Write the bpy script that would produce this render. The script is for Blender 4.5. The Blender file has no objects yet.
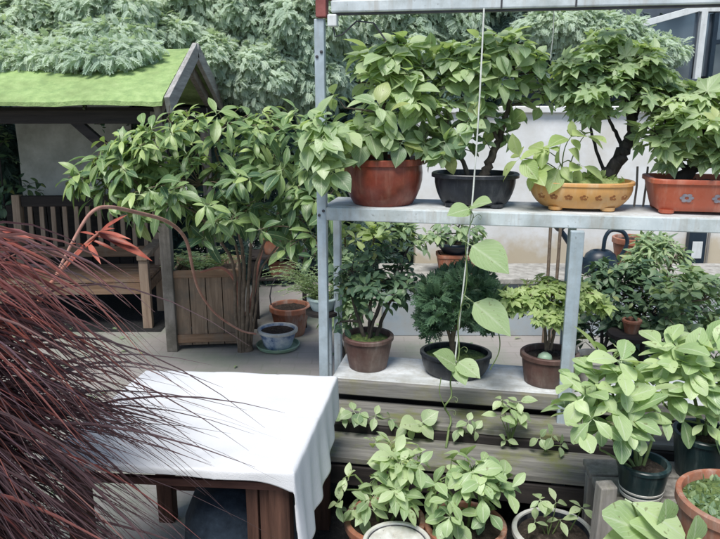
import bpy, math, random
import numpy as np
R = math.radians
rng = np.random.default_rng(7)
scene = bpy.context.scene
C = bpy.data.collections.new('garden'); scene.collection.children.link(C)

# ------------------------------------------------------------------ camera
TILT = 14.0; FOC = 690.0; CAMZ = 2.0
cam = bpy.data.cameras.new('camera'); cam_o = bpy.data.objects.new('camera', cam); scene.collection.objects.link(cam_o)
cam_o.location = (0, 0, CAMZ); cam_o.rotation_euler = (R(90 - TILT), 0, 0)
cam.sensor_width = 36; cam.lens = FOC / 720 * 36; cam.clip_end = 500; cam.clip_start = .05
scene.camera = cam_o

# measurements taken off the photograph (720 x 539), turned into real places
ct, st = math.cos(R(TILT)), math.sin(R(TILT))
def ray(px, py):
    a = (px - 360) / FOC; b = (269.5 - py) / FOC
    return np.array([a, ct + b * st, -st + b * ct])
def at_y(px, py, Y):
    r = ray(px, py); return np.array([0, 0, CAMZ]) + r * (Y / r[1])
def at_z(px, py, z):
    r = ray(px, py); return np.array([0, 0, CAMZ]) + r * ((z - CAMZ) / r[2])
def dep(p): return p[1] * ct + (CAMZ - p[2]) * st
# the rack's own frame: u along the shelves, v towards the wall
RA = R(-10.8); RO = np.array([-.19, 3.45, 0])
RU = np.array([math.cos(RA), math.sin(RA), 0]); RV = np.array([-math.sin(RA), math.cos(RA), 0])
def rk(u, v, z): return RO + RU * u + RV * v + np.array([0, 0, z])
def at_rack(px, py, v):
    r = ray(px, py); k = (RO @ RV + v) / (r @ RV); return np.array([0, 0, CAMZ]) + r * k
def on_rack(px, v, z):
    r = ray(px, 269.5); a = r[0] / 1.0
    # find u so that the point (u, v, z) projects to column px
    lo, hi = -1., 4.
    for _ in range(40):
        m = (lo + hi) / 2; p = rk(m, v, z)
        if p[0] / dep(p) * FOC + 360 < px: lo = m
        else: hi = m
    return rk(lo, v, z)

# ------------------------------------------------------------------ materials
def new_mat(name):
    m = bpy.data.materials.new(name); m.use_nodes = True
    nt = m.node_tree; nt.nodes.clear()
    out = nt.nodes.new('ShaderNodeOutputMaterial'); b = nt.nodes.new('ShaderNodeBsdfPrincipled')
    nt.links.new(b.outputs[0], out.inputs[0])
    return m, nt, b, out
def nd(nt, t, **kw):
    n = nt.nodes.new('ShaderNode' + t)
    for k, v in kw.items():
        if k in n.inputs: n.inputs[k].default_value = v
        else: setattr(n, k, v)
    return n
def noise(nt, scale, detail=6, rough=.6, vec=None, stretch=None):
    n = nd(nt, 'TexNoise'); n.inputs['Scale'].default_value = scale; n.inputs['Detail'].default_value = detail; n.inputs['Roughness'].default_value = rough
    tc = nd(nt, 'TexCoord'); src = tc.outputs['Object']
    if stretch:
        mp = nd(nt, 'Mapping'); mp.inputs['Scale'].default_value = stretch; nt.links.new(src, mp.inputs[0]); src = mp.outputs[0]
    nt.links.new(src, n.inputs['Vector']); return n
def ramp(nt, fac, stops):
    r = nd(nt, 'ValToRGB'); e = r.color_ramp.elements
    while len(e) < len(stops): e.new(.5)
    for i, (p, c) in enumerate(stops): e[i].position = p; e[i].color = (*c, 1)
    nt.links.new(fac, r.inputs[0]); return r
def mix(nt, fac, a, b, mode='MIX'):
    m = nd(nt, 'Mix', data_type='RGBA', blend_type=mode)
    for s, v in ((m.inputs[0], fac), (m.inputs[6], a), (m.inputs[7], b)):
        if hasattr(v, 'links') or hasattr(v, 'is_linked'): nt.links.new(v, s)
        elif isinstance(v, (int, float)): s.default_value = v
        else: s.default_value = (*v, 1)
    return m.outputs[2]
def bump(nt, b, h, strength=.3, dist=.01):
    n = nd(nt, 'Bump'); n.inputs['Strength'].default_value = strength; n.inputs['Distance'].default_value = dist
    nt.links.new(h, n.inputs['Height']); nt.links.new(n.outputs[0], b.inputs['Normal'])
def mat_mottle(name, stops, scale=8, rough=.7, bstr=.3, bdist=.004, stretch=None, spec=.4, dirt=None, dscale=3, metal=0, streak=None):
    m, nt, b, o = new_mat(name)
    n = noise(nt, scale, 8, .65, stretch=stretch); c = ramp(nt, n.outputs[0], stops).outputs[0]
    if dirt is not None:
        n2 = noise(nt, dscale, 8, .7); f = ramp(nt, n2.outputs[0], [(.45, (0, 0, 0)), (.72, (1, 1, 1))]).outputs[0]
        c = mix(nt, f, c, dirt)
    if streak is not None:
        n4 = noise(nt, 9, 7, .7, stretch=(2.2, 2.2, .22)); n5 = noise(nt, 45, 6, .7)
        c = mix(nt, ramp(nt, n4.outputs[0], [(.5, (0, 0, 0)), (.74, (.75, .75, .75))]).outputs[0], c, streak)
        c = mix(nt, ramp(nt, n5.outputs[0], [(.62, (0, 0, 0)), (.7, (.6, .6, .6))]).outputs[0], c, tuple(.35 * q for q in streak))
    nt.links.new(c, b.inputs['Base Color']); b.inputs['Roughness'].default_value = rough
    b.inputs['Specular IOR Level'].default_value = spec; b.inputs['Metallic'].default_value = metal
    n3 = noise(nt, scale * 3, 6, .6, stretch=stretch); bump(nt, b, n3.outputs[0], bstr, bdist)
    return m
def mat_wood(name, dark, light, axis='X', scale=6, dirt=None, rough=.75):
    s = {'X': (.12, 1.6, 1.6), 'Y': (1.6, .12, 1.6), 'Z': (1.6, 1.6, .12)}[axis]
    m, nt, b, o = new_mat(name)
    n = noise(nt, scale * 3, 9, .7, stretch=s)
    c = ramp(nt, n.outputs[0], [(.3, dark), (.52, tuple((a + q) / 2 for a, q in zip(dark, light))), (.72, light)]).outputs[0]
    if dirt is not None:
        n2 = noise(nt, 4, 8, .7); c = mix(nt, ramp(nt, n2.outputs[0], [(.48, (0, 0, 0)), (.66, (1, 1, 1))]).outputs[0], c, dirt)
    nt.links.new(c, b.inputs['Base Color']); b.inputs['Roughness'].default_value = rough; b.inputs['Specular IOR Level'].default_value = .3
    bump(nt, b, n.outputs[0], .5, .004); return m
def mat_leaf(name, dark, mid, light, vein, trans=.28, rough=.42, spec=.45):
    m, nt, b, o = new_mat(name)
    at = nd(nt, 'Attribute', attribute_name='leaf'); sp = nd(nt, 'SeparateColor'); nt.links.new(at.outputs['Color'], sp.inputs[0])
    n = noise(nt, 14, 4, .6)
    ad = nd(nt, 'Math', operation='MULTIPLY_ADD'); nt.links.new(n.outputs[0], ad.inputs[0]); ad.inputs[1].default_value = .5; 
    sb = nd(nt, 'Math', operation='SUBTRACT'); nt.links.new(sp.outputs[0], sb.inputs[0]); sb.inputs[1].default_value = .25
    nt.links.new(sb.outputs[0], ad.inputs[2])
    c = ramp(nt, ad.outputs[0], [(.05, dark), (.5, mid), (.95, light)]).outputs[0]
    # pale midrib and side veins
    ab = nd(nt, 'Math', operation='ABSOLUTE'); nt.links.new(sp.outputs[1], ab.inputs[0])
    w = nd(nt, 'Math', operation='MULTIPLY'); nt.links.new(sp.outputs[2], w.inputs[0]); w.inputs[1].default_value = 46
    w2 = nd(nt, 'Math', operation='MULTIPLY_ADD'); nt.links.new(ab.outputs[0], w2.inputs[0]); w2.inputs[1].default_value = -26; nt.links.new(w.outputs[0], w2.inputs[2])
    sn = nd(nt, 'Math', operation='SINE'); nt.links.new(w2.outputs[0], sn.inputs[0])
    sv = ramp(nt, sn.outputs[0], [(.8, (0, 0, 0)), (1., (.4, .4, .4))]).outputs[0]
    mr = ramp(nt, ab.outputs[0], [(.0, (.8, .8, .8)), (.12, (0, 0, 0))]).outputs[0]
    vs = mix(nt, 1.0, sv, mr, 'ADD')
    c = mix(nt, vs, c, vein)
    if name.startswith('leaf'):
        # the odd yellowing leaf, and brown flecks on others
        al = ramp(nt, at.outputs['Alpha'], [(.0, (.7, .7, .7)), (.01, (.4, .4, .4)), (.022, (0, 0, 0))]).outputs[0]; c = mix(nt, al, c, (.48, .5, .16))
        fl = noise(nt, 55, 1, .5); c = mix(nt, ramp(nt, fl.outputs[0], [(.68, (0, 0, 0)), (.74, (.55, .55, .55))]).outputs[0], c, (.17, .15, .06))
    nt.links.new(c, b.inputs['Base Color']); b.inputs['Roughness'].default_value = rough; b.inputs['Specular IOR Level'].default_value = spec
    bump(nt, b, sn.outputs[0], .12, .002)
    t = nd(nt, 'BsdfTranslucent'); tcol = mix(nt, 1.0, c, (1.0, 1.05, .5), 'MULTIPLY'); nt.links.new(tcol, t.inputs[0])
    mx = nd(nt, 'MixShader'); mx.inputs[0].default_value = trans
    nt.links.new(b.outputs[0], mx.inputs[1]); nt.links.new(t.outputs[0], mx.inputs[2]); nt.links.new(mx.outputs[0], o.inputs[0])
    return m

M = {}
M['leaf_light'] = mat_leaf('leaf_light', (0.2, 0.31, 0.17), (0.41, 0.54, 0.29), (0.6, 0.71, 0.42), (0.64, 0.72, 0.5), trans=.45, rough=.34)
M['leaf_mid'] = mat_leaf('leaf_mid', (0.1, 0.18, 0.115), (0.23, 0.345, 0.19), (0.41, 0.52, 0.26), (0.44, 0.54, 0.34), trans=.36)
M['leaf_shrub'] = mat_leaf('leaf_shrub', (0.055, 0.125, 0.07), (0.2, 0.315, 0.125), (0.46, 0.58, 0.22), (0.48, 0.58, 0.34), trans=.36, rough=.32)
M['leaf_maple'] = mat_leaf('leaf_maple', (0.17, 0.28, 0.17), (0.36, 0.49, 0.27), (0.55, 0.66, 0.38), (0.55, 0.65, 0.43), trans=.46, rough=.36)
M['leaf_dark'] = mat_leaf('leaf_dark', (0.035, 0.08, 0.05), (0.08, 0.15, 0.085), (0.17, 0.26, 0.13), (0.18, 0.26, 0.15), trans=.22)
M['leaf_bright'] = mat_leaf('leaf_bright', (0.16, 0.26, 0.09), (0.34, 0.46, 0.17), (0.52, 0.63, 0.28), (0.55, 0.63, 0.37), trans=.42)
M['leaf_big'] = mat_leaf('leaf_big', (0.13, 0.235, 0.115), (0.32, 0.46, 0.21), (0.54, 0.66, 0.35), (0.6, 0.68, 0.48), trans=.36, rough=.34)
M['leaf_vine'] = mat_leaf('leaf_vine', (0.18, 0.29, 0.14), (0.34, 0.47, 0.23), (0.46, 0.58, 0.33), (0.54, 0.63, 0.43), trans=.4)
M['needle'] = mat_leaf('needle', (0.05, 0.11, 0.065), (0.11, 0.2, 0.11), (0.2, 0.3, 0.16), (0.14, 0.23, 0.13), trans=.2)
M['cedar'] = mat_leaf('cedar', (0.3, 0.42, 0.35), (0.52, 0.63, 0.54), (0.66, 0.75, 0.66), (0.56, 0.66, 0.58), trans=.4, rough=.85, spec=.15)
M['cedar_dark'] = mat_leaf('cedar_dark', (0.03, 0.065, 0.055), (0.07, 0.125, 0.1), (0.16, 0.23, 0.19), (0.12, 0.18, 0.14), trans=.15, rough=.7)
M['moss'] = mat_mottle('moss', [(.3, (.03, .06, .02)), (.5, (.09, .14, .04)), (.7, (.2, .25, .08))], 40, .9, .8, .01)
M['moss_pale'] = mat_mottle('moss_pale', [(.3, (.14, .18, .06)), (.5, (.3, .36, .14)), (.7, (.42, .46, .22))], 40, .9, .8, .01)
M['soil'] = mat_mottle('soil', [(.3, (.02, .015, .012)), (.55, (.06, .045, .035)), (.75, (.14, .11, .085))], 60, .95, 1, .012)
M['ground_shade'] = mat_mottle('ground_shade', [(.3, (.008, .009, .011)), (.55, (.022, .022, .022)), (.75, (.06, .055, .048))], 40, .95, 1, .015)  # near-black ground colour that stands in for shade
M['bark'] = mat_mottle('bark', [(.3, (.03, .025, .02)), (.55, (.09, .075, .06)), (.75, (.2, .18, .15))], 22, .85, .8, .008, (1, 1, .3))
M['bark_dark'] = mat_mottle('bark_dark', [(.3, (.012, .012, .014)), (.55, (.035, .032, .032)), (.75, (.09, .08, .075))], 22, .85, .8, .008, (1, 1, .3))
M['stem_green'] = mat_mottle('stem_green', [(.3, (.06, .1, .03)), (.6, (.16, .22, .08)), (.8, (.25, .27, .14))], 15, .6, .3, .003)
M['stem_brown'] = mat_mottle('stem_brown', [(.3, (.09, .07, .05)), (.6, (.2, .15, .11)), (.8, (.32, .25, .19))], 20, .75, .4, .004)
M['stem_pink'] = mat_mottle('stem_pink', [(.3, (.28, .11, .08)), (.6, (.45, .2, .14)), (.8, (.55, .33, .25))], 12, .55, .3, .003)
M['stem_tan'] = mat_mottle('stem_tan', [(.3, (.3, .13, .1)), (.6, (.46, .26, .2)), (.8, (.58, .42, .36))], 12, .55, .3, .003)
M['terracotta'] = mat_mottle('terracotta', [(.3, (.22, .075, .04)), (.55, (.34, .125, .07)), (.75, (.42, .19, .12))], 9, .8, .3, .003, dirt=(.3, .22, .17), streak=(.46, .38, .33))
M['terra_red'] = mat_mottle('terra_red', [(.3, (.33, .07, .035)), (.55, (.45, .11, .055)), (.75, (.5, .16, .09))], 6, .5, .2, .002, dirt=(.3, .1, .07), streak=(.5, .27, .2))
M['glaze_red'] = mat_mottle('glaze_red', [(.3, (.11, .022, .014)), (.55, (.23, .05, .03)), (.75, (.33, .09, .055))], 7, .32, .15, .002, dirt=(.1, .03, .02), dscale=5, streak=(.3, .13, .09))
M['brown_pot'] = mat_mottle('brown_pot', [(.3, (.06, .03, .025)), (.55, (.115, .06, .05)), (.75, (.19, .11, .09))], 9, .6, .25, .003, dirt=(.16, .13, .11), streak=(.27, .22, .19))
M['dark_pot'] = mat_mottle('dark_pot', [(.3, (.007, .009, .014)), (.6, (.018, .022, .03)), (.8, (.05, .055, .06))], 9, .35, .2, .002, streak=(.1, .105, .11))
M['green_pot'] = mat_mottle('green_pot', [(.3, (.006, .017, .02)), (.6, (.013, .034, .036)), (.8, (.03, .06, .06))], 7, .35, .15, .002, streak=(.1, .13, .125))
M['orange_glaze'] = mat_mottle('orange_glaze', [(.3, (.5, .24, .07)), (.55, (.64, .35, .12)), (.75, (.7, .43, .2))], 6, .38, .15, .002, dirt=(.42, .22, .09), dscale=6, streak=(.6, .45, .27))
M['motif_brown'] = mat_mottle('motif_brown', [(.3, (.2, .07, .02)), (.7, (.36, .15, .05))], 30, .5, .2, .002)
M['motif_grey'] = mat_mottle('motif_grey', [(.3, (.14, .14, .18)), (.7, (.33, .3, .32))], 30, .5, .2, .002)
M['white_pot'] = mat_mottle('white_pot', [(.3, (.5, .5, .47)), (.6, (.66, .67, .65)), (.8, (.74, .75, .74))], 8, .4, .15, .002, dirt=(.38, .36, .31), streak=(.42, .39, .32))
M['blue_glaze'] = mat_mottle('blue_glaze', [(.4, (.1, .16, .3)), (.5, (.4, .47, .58)), (.62, (.62, .66, .7))], 10, .35, .15, .002)
M['celadon'] = mat_mottle('celadon', [(.3, (.36, .48, .48)), (.7, (.58, .68, .68))], 10, .35, .15, .002)
M['pale_green'] = mat_mottle('pale_green', [(.3, (.2, .33, .22)), (.7, (.38, .5, .38))], 10, .4, .15, .002)
M['stone_pot'] = mat_mottle('stone_pot', [(.3, (.2, .19, .17)), (.55, (.36, .35, .32)), (.75, (.5, .48, .44))], 14, .85, .5, .006)
M['rack_paint'] = mat_mottle('rack_paint', [(.3, (.42, .48, .5)), (.55, (.58, .64, .66)), (.75, (.68, .73, .74))], 5, .45, .15, .002, dirt=(.3, .33, .31), dscale=4, streak=(.36, .33, .28))
M['post_paint'] = mat_mottle('post_paint', [(.3, (.3, .37, .42)), (.55, (.42, .5, .55)), (.75, (.52, .59, .62))], 5, .45, .15, .002, dirt=(.25, .29, .3), dscale=4, streak=(.3, .3, .28))
M['shelf_board'] = mat_mottle('shelf_board', [(.3, (.4, .42, .42)), (.55, (.6, .63, .64)), (.75, (.74, .76, .77))], 7, .6, .3, .004, (.4, 1.6, 1), dirt=(.33, .33, .3), dscale=5, streak=(.42, .4, .35))
M['seam'] = mat_mottle('seam', [(.3, (.03, .03, .035)), (.7, (.08, .08, .09))], 10, .6)
M['corner_red'] = mat_mottle('corner_red', [(.3, (.16, .04, .035)), (.7, (.3, .1, .09))], 10, .6)
M['string'] = mat_mottle('string', [(.3, (.5, .52, .48)), (.7, (.7, .72, .68))], 30, .8)
M['wood_grey'] = mat_wood('wood_grey', (.11, .105, .1), (.31, .3, .28), 'X', dirt=(.2, .19, .12))
M['wood_plank'] = mat_wood('wood_plank', (.075, .073, .066), (.27, .26, .235), 'X', dirt=(.15, .165, .055))
M['wood_post'] = mat_wood('wood_post', (.13, .12, .11), (.36, .34, .31), 'Z', dirt=(.2, .19, .15))
M['wood_arbor'] = mat_wood('wood_arbor', (.13, .115, .1), (.34, .31, .27), 'Z', dirt=(.12, .11, .09))
M['wood_barge'] = mat_wood('wood_barge', (.2, .19, .18), (.5, .49, .46), 'Y')
M['wood_bench'] = mat_wood('wood_bench', (.13, .075, .045), (.32, .21, .135), 'X', dirt=(.22, .17, .13))
M['wood_bench_v'] = mat_wood('wood_bench_v', (.2, .14, .1), (.42, .32, .24), 'Z')
M['wood_dark'] = mat_wood('wood_dark', (.012, .011, .012), (.045, .037, .034), 'X')
M['wood_crate'] = mat_wood('wood_crate', (.16, .11, .075), (.38, .28, .2), 'Z', dirt=(.17, .14, .11))
M['wood_table'] = mat_wood('wood_table', (.03, .014, .01), (.13, .065, .045), 'Z')
M['wood_table_x'] = mat_wood('wood_table_x', (.05, .022, .018), (.17, .08, .06), 'X')
M['felt'] = mat_mottle('felt', [(.3, (.2, .3, .12)), (.5, (.29, .41, .16)), (.72, (.38, .5, .22))], 14, .9, .8, .01, dirt=(.19, .26, .1), dscale=2.5)
M['plaster'] = mat_mottle('plaster', [(.3, (.62, .63, .62)), (.55, (.71, .72, .72)), (.75, (.77, .78, .78))], 3, .9, .3, .004, dirt=(.55, .52, .45), dscale=1.3)
nt = M['plaster'].node_tree; bs = [q for q in nt.nodes if q.type == 'BSDF_PRINCIPLED'][0]; lk = bs.inputs['Base Color'].links[0].from_socket
tc = nd(nt, 'TexCoord'); sx = nd(nt, 'SeparateXYZ'); nt.links.new(tc.outputs['Object'], sx.inputs[0]); nz_ = noise(nt, 2.5, 6); ad = nd(nt, 'Math', operation='MULTIPLY_ADD'); nt.links.new(nz_.outputs[0], ad.inputs[0]); ad.inputs[1].default_value = .7; nt.links.new(sx.outputs['Z'], ad.inputs[2])
nt.links.new(mix(nt, ramp(nt, ad.outputs[0], [(.85, (.85, .85, .85)), (1.0, (0, 0, 0))]).outputs[0], lk, (.5, .42, .29)), bs.inputs['Base Color'])
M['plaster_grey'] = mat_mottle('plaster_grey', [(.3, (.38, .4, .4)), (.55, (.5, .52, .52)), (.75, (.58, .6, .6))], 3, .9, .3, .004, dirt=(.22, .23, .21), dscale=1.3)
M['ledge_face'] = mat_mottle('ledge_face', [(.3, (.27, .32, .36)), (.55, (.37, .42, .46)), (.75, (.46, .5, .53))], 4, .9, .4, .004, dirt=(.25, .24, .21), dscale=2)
M['house_dark'] = mat_mottle('house_dark', [(.3, (.05, .065, .085)), (.55, (.085, .105, .13)), (.75, (.13, .15, .17))], 3, .8, .3, .004)
M['white_frame'] = mat_mottle('white_frame', [(.3, (.55, .58, .58)), (.7, (.72, .75, .75))], 5, .4, .1, .002, streak=(.45, .46, .44))
M['dark_teal'] = mat_mottle('dark_teal', [(.3, (.006, .014, .026)), (.6, (.013, .028, .045)), (.8, (.04, .06, .075))], 8, .4, .15, .002)
M['dark_fabric'] = mat_mottle('dark_fabric', [(.3, (.01, .018, .03)), (.6, (.025, .04, .06)), (.8, (.05, .07, .095))], 30, .9, .5, .004)
M['seat_pad'] = mat_mottle('seat_pad', [(.3, (.4, .38, .33)), (.7, (.62, .6, .54))], 30, .9, .5, .004)

m, nt, b, o = new_mat('glass'); b.inputs['Base Color'].default_value = (.35, .43, .5, 1); b.inputs['Roughness'].default_value = .08; b.inputs['Metallic'].default_value = .55
n = noise(nt, 1.2, 3); nt.links.new(ramp(nt, n.outputs[0], [(.35, (.05, .07, .1)), (.7, (.22, .27, .33))]).outputs[0], b.inputs['Base Color']); M['glass'] = m

m, nt, b, o = new_mat('cloth'); n = noise(nt, 3, 6); nt.links.new(ramp(nt, n.outputs[0], [(.3, (.63, .64, .65)), (.7, (.69, .70, .715))]).outputs[0], b.inputs['Base Color'])
b.inputs['Roughness'].default_value = .85; b.inputs['Specular IOR Level'].default_value = .2
wv = noise(nt, 260, 2); n2 = noise(nt, 5, 5); ad = nd(nt, 'Math', operation='MULTIPLY_ADD'); nt.links.new(wv.outputs[0], ad.inputs[0]); ad.inputs[1].default_value = .2; nt.links.new(n2.outputs[0], ad.inputs[2])
bump(nt, b, ad.outputs[0], .5, .012); M['cloth'] = m

m, nt, b, o = new_mat('paving')
tc = nd(nt, 'TexCoord'); br = nd(nt, 'TexBrick'); br.inputs['Scale'].default_value = 2.0; br.inputs['Mortar Size'].default_value = .012
br.inputs['Color1'].default_value = (.27, .245, .235, 1); br.inputs['Color2'].default_value = (.32, .295, .28, 1); br.inputs['Mortar'].default_value = (.22, .205, .18, 1)
nt.links.new(tc.outputs['Object'], br.inputs['Vector'])
n = noise(nt, 3.5, 9, .7); c = mix(nt, ramp(nt, n.outputs[0], [(.35, (.35, .35, .35)), (.75, (1, 1, 1))]).outputs[0], br.outputs['Color'], (.29, .27, .255))
n2 = noise(nt, 1.1, 8, .7); c = mix(nt, ramp(nt, n2.outputs[0], [(.45, (0, 0, 0)), (.65, (.8, .8, .8))]).outputs[0], c, (.19, .23, .17))
nt.links.new(c, b.inputs['Base Color']); b.inputs['Roughness'].default_value = .85; bump(nt, b, n.outputs[0], .5, .01); M['paving'] = m

m, nt, b, o = new_mat('grass_blade')
at = nd(nt, 'Attribute', attribute_name='leaf'); sp = nd(nt, 'SeparateColor'); nt.links.new(at.outputs['Color'], sp.inputs[0])
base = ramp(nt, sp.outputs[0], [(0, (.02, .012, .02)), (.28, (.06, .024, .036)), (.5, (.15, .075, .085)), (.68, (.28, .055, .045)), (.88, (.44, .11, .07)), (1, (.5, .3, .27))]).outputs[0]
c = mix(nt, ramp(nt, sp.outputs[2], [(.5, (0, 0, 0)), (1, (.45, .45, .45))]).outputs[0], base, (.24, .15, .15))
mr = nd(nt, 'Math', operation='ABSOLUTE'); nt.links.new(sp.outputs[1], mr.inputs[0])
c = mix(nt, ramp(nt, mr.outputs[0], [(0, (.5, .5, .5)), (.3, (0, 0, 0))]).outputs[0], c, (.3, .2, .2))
nt.links.new(c, b.inputs['Base Color']); b.inputs['Roughness'].default_value = .27; b.inputs['Specular IOR Level'].default_value = .9
t = nd(nt, 'BsdfTranslucent'); nt.links.new(c, t.inputs[0]); mx = nd(nt, 'MixShader'); mx.inputs[0].default_value = .2
nt.links.new(b.outputs[0], mx.inputs[1]); nt.links.new(t.outputs[0], mx.inputs[2]); nt.links.new(mx.outputs[0], o.inputs[0]); M['blade'] = m

# ------------------------------------------------------------------ mesh helpers
class MB:
    def __init__(s): s.v = []; s.f = []
    def add(s, vs, fs):
        k = len(s.v); s.v.extend([tuple(map(float, p)) for p in vs]); s.f.extend([tuple(i + k for i in f) for f in fs]); return s
    def hexa(s, b4, t4):
        return s.add(list(b4) + list(t4), [(3, 2, 1, 0), (4, 5, 6, 7), (0, 1, 5, 4), (1, 2, 6, 5), (2, 3, 7, 6), (3, 0, 4, 7)])
    def box(s, c, size, X=(1, 0, 0), Y=(0, 1, 0), Z=(0, 0, 1)):
        c = np.array(c, float); X, Y, Z = (np.array(a, float) * h / 2 for a, h in zip((X, Y, Z), size))
        return s.hexa([c - X - Y - Z, c + X - Y - Z, c + X + Y - Z, c - X + Y - Z], [c - X - Y + Z, c + X - Y + Z, c + X + Y + Z, c - X + Y + Z])
    def beam(s, a, b, w, h, up=(0, 0, 1)):
        a = np.array(a, float); b = np.array(b, float); X = b - a; L = np.linalg.norm(X); X /= L
        Y = np.cross(up, X); Y /= np.linalg.norm(Y); Z = np.cross(X, Y)
        return s.box((a + b) / 2, (L, w, h), X, Y, Z)
    def tube(s, P, r, n=7, cap=True):
        P = np.array(P, float); r = np.broadcast_to(np.array(r, float), (len(P),))
        T = np.gradient(P, axis=0); T /= np.maximum(np.linalg.norm(T, axis=1)[:, None], 1e-9)
        ref = np.array([0, 0, 1.]) if abs(T[0][2]) < .9 else np.array([1., 0, 0]); vs = []
        A = np.cross(T[0], ref); A /= np.linalg.norm(A)
        for i in range(len(P)):
            A = A - T[i] * (A @ T[i]); A /= max(np.linalg.norm(A), 1e-9); B = np.cross(T[i], A)
            for k in range(n):
                a = 2 * math.pi * k / n; vs.append(P[i] + r[i] * (A * math.cos(a) + B * math.sin(a)))
        fs = [(i * n + k, i * n + (k + 1) % n, (i + 1) * n + (k + 1) % n, (i + 1) * n + k) for i in range(len(P) - 1) for k in range(n)]
        if cap: fs += [tuple(range(n - 1, -1, -1)), tuple(range((len(P) - 1) * n, len(P) * n))]
        return s.add(vs, fs)
    def lathe(s, prof, ax=1, ay=1, p=2, n=48, rot=0, c=(0, 0, 0), wob=0, ring=False):
        vs = []
        for r, z in prof:
            for k in range(n):
                a = 2 * math.pi * k / n; ca, sa = math.cos(a), math.sin(a)
                q = (abs(ca) ** p + abs(sa) ** p) ** (-1 / p); x, y = r * q * ca * ax, r * q * sa * ay
                w = 1 + wob * math.sin(3 * a + 1); x, y = x * w, y * w
                vs.append((c[0] + x * math.cos(rot) - y * math.sin(rot), c[1] + x * math.sin(rot) + y * math.cos(rot), c[2] + z))
        fs = [(i * n + k, i * n + (k + 1) % n, (i + 1) * n + (k + 1) % n, (i + 1) * n + k) for i in range(len(prof) - 1) for k in range(n)]
        if not ring: fs += [tuple(range(n - 1, -1, -1)), tuple(range((len(prof) - 1) * n, len(prof) * n))]
        return s.add(vs, fs)
    def build(s, name, mat, parent=None, smooth=None, bevel=0, origin=None):
        me = bpy.data.meshes.new(name); v = s.v
        if origin is not None: v = [(a - origin[0], b_ - origin[1], c - origin[2]) for a, b_, c in v]
        me.from_pydata(v, [], s.f); me.update()
        o = bpy.data.objects.new(name, me); C.objects.link(o); me.materials.append(mat)
        if smooth is not None:
            for p in me.polygons: p.use_smooth = True
            me.set_sharp_from_angle(angle=R(smooth))
        if bevel:
            md = o.modifiers.new('bevel', 'BEVEL'); md.width = bevel; md.segments = 2; md.limit_method = 'ANGLE'
        if parent is not None: o.parent = parent
        elif origin is not None: o.location = origin
        return o
def tag(o, label=None, cat=None, group=None, kind=None):
    for k, v in (('label', label), ('category', cat), ('group', group), ('kind', kind)):
        if v: o[k] = v
    return o
def thing(name, label, cat, loc=(0, 0, 0), rz=0, group=None):
    o = bpy.data.objects.new(name, None); C.objects.link(o); o.location = [float(x) for x in loc]; o.rotation_euler = (0, 0, rz); o.empty_display_size = .1
    return tag(o, label, cat, group)
def nrm(v): v = np.array(v, float); return v / max(np.linalg.norm(v), 1e-9)
def bez(a, b, c, n): t = np.linspace(0, 1, n)[:, None]; return (1 - t) ** 2 * a + 2 * t * (1 - t) * b + t * t * c
def smoothline(P, n=8):
    P = [np.array(p, float) for p in P]; P = [2 * P[0] - P[1]] + P + [2 * P[-1] - P[-2]]; out = []
    for i in range(1, len(P) - 2):
        for t in np.linspace(0, 1, n, endpoint=False):
            a, b, c, d = P[i - 1:i + 3]
            out.append(.5 * (2 * b + (c - a) * t + (2 * a - 5 * b + 4 * c - d) * t ** 2 + (3 * b - a - 3 * c + d) * t ** 3))
    out.append(P[-2]); return np.array(out)

# ------------------------------------------------------------------ leaves
def tmpl_strip(ws, fold=.25, pet=.18, wav=0):
    # ws: half widths along the blade; three columns; the stalk comes first
    st_ = [(-pet, .012), (-.0, .014)] + [((i + 1) / (len(ws) + .0), w) for i, w in enumerate(ws)]
    v = []; a = []
    for i, (y, w) in enumerate(st_):
        dz = wav * math.sin(i * 2.1)
        for sx in (-1, 0, 1):
            v.append((sx * w, y, abs(sx) * w * fold + (dz * sx * w))); a.append((sx if w > .02 else 0, max(0, y)))
    f = [(i * 3 + k, i * 3 + k + 1, i * 3 + k + 4, i * 3 + k + 3) for i in range(len(st_) - 1) for k in (0, 1)]
    return np.array(v), np.array(f), np.array(a)
def tmpl_palmate(lobes=((-105, .5), (-52, .82), (0, 1.), (52, .82), (105, .5)), notch=.47):
    v = [(0, -.22, 0), (.012, 0, 0), (-.012, 0, 0)]; a = [(0, 0)] * 3; f = []
    c0 = len(v); v.append((0, .02, 0)); a.append((0, 0)); ring = []
    for i, (an, L) in enumerate(lobes):
        A = R(an)
        for da, rr, ac in ((-20, .62, -1), (0, 1, 0), (20, .62, 1)):
            q = A + R(da * (1.15 if ac else 1)); rad = L * rr
            ring.append((math.sin(q) * rad * .95, math.cos(q) * rad, -.10 * rad * (1 if ac == 0 else .2), ac, rr * L))
        if i < len(lobes) - 1:
            q = R((an + lobes[i + 1][0]) / 2); ring.append((math.sin(q) * notch, math.cos(q) * notch, .04, 1, notch))
    k0 = len(v)
    for x, y, z, ac, al in ring: v.append((x, y, z)); a.append((ac, al))
    n = len(ring); f = [(c0, k0 + i + 1, k0 + i, k0 + i) for i in range(n - 1)]
    f = [(q[0], q[1], q[2]) for q in f]; f.append((0, 1, 2))
    return np.array(v, float), f, np.array(a, float)
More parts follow.
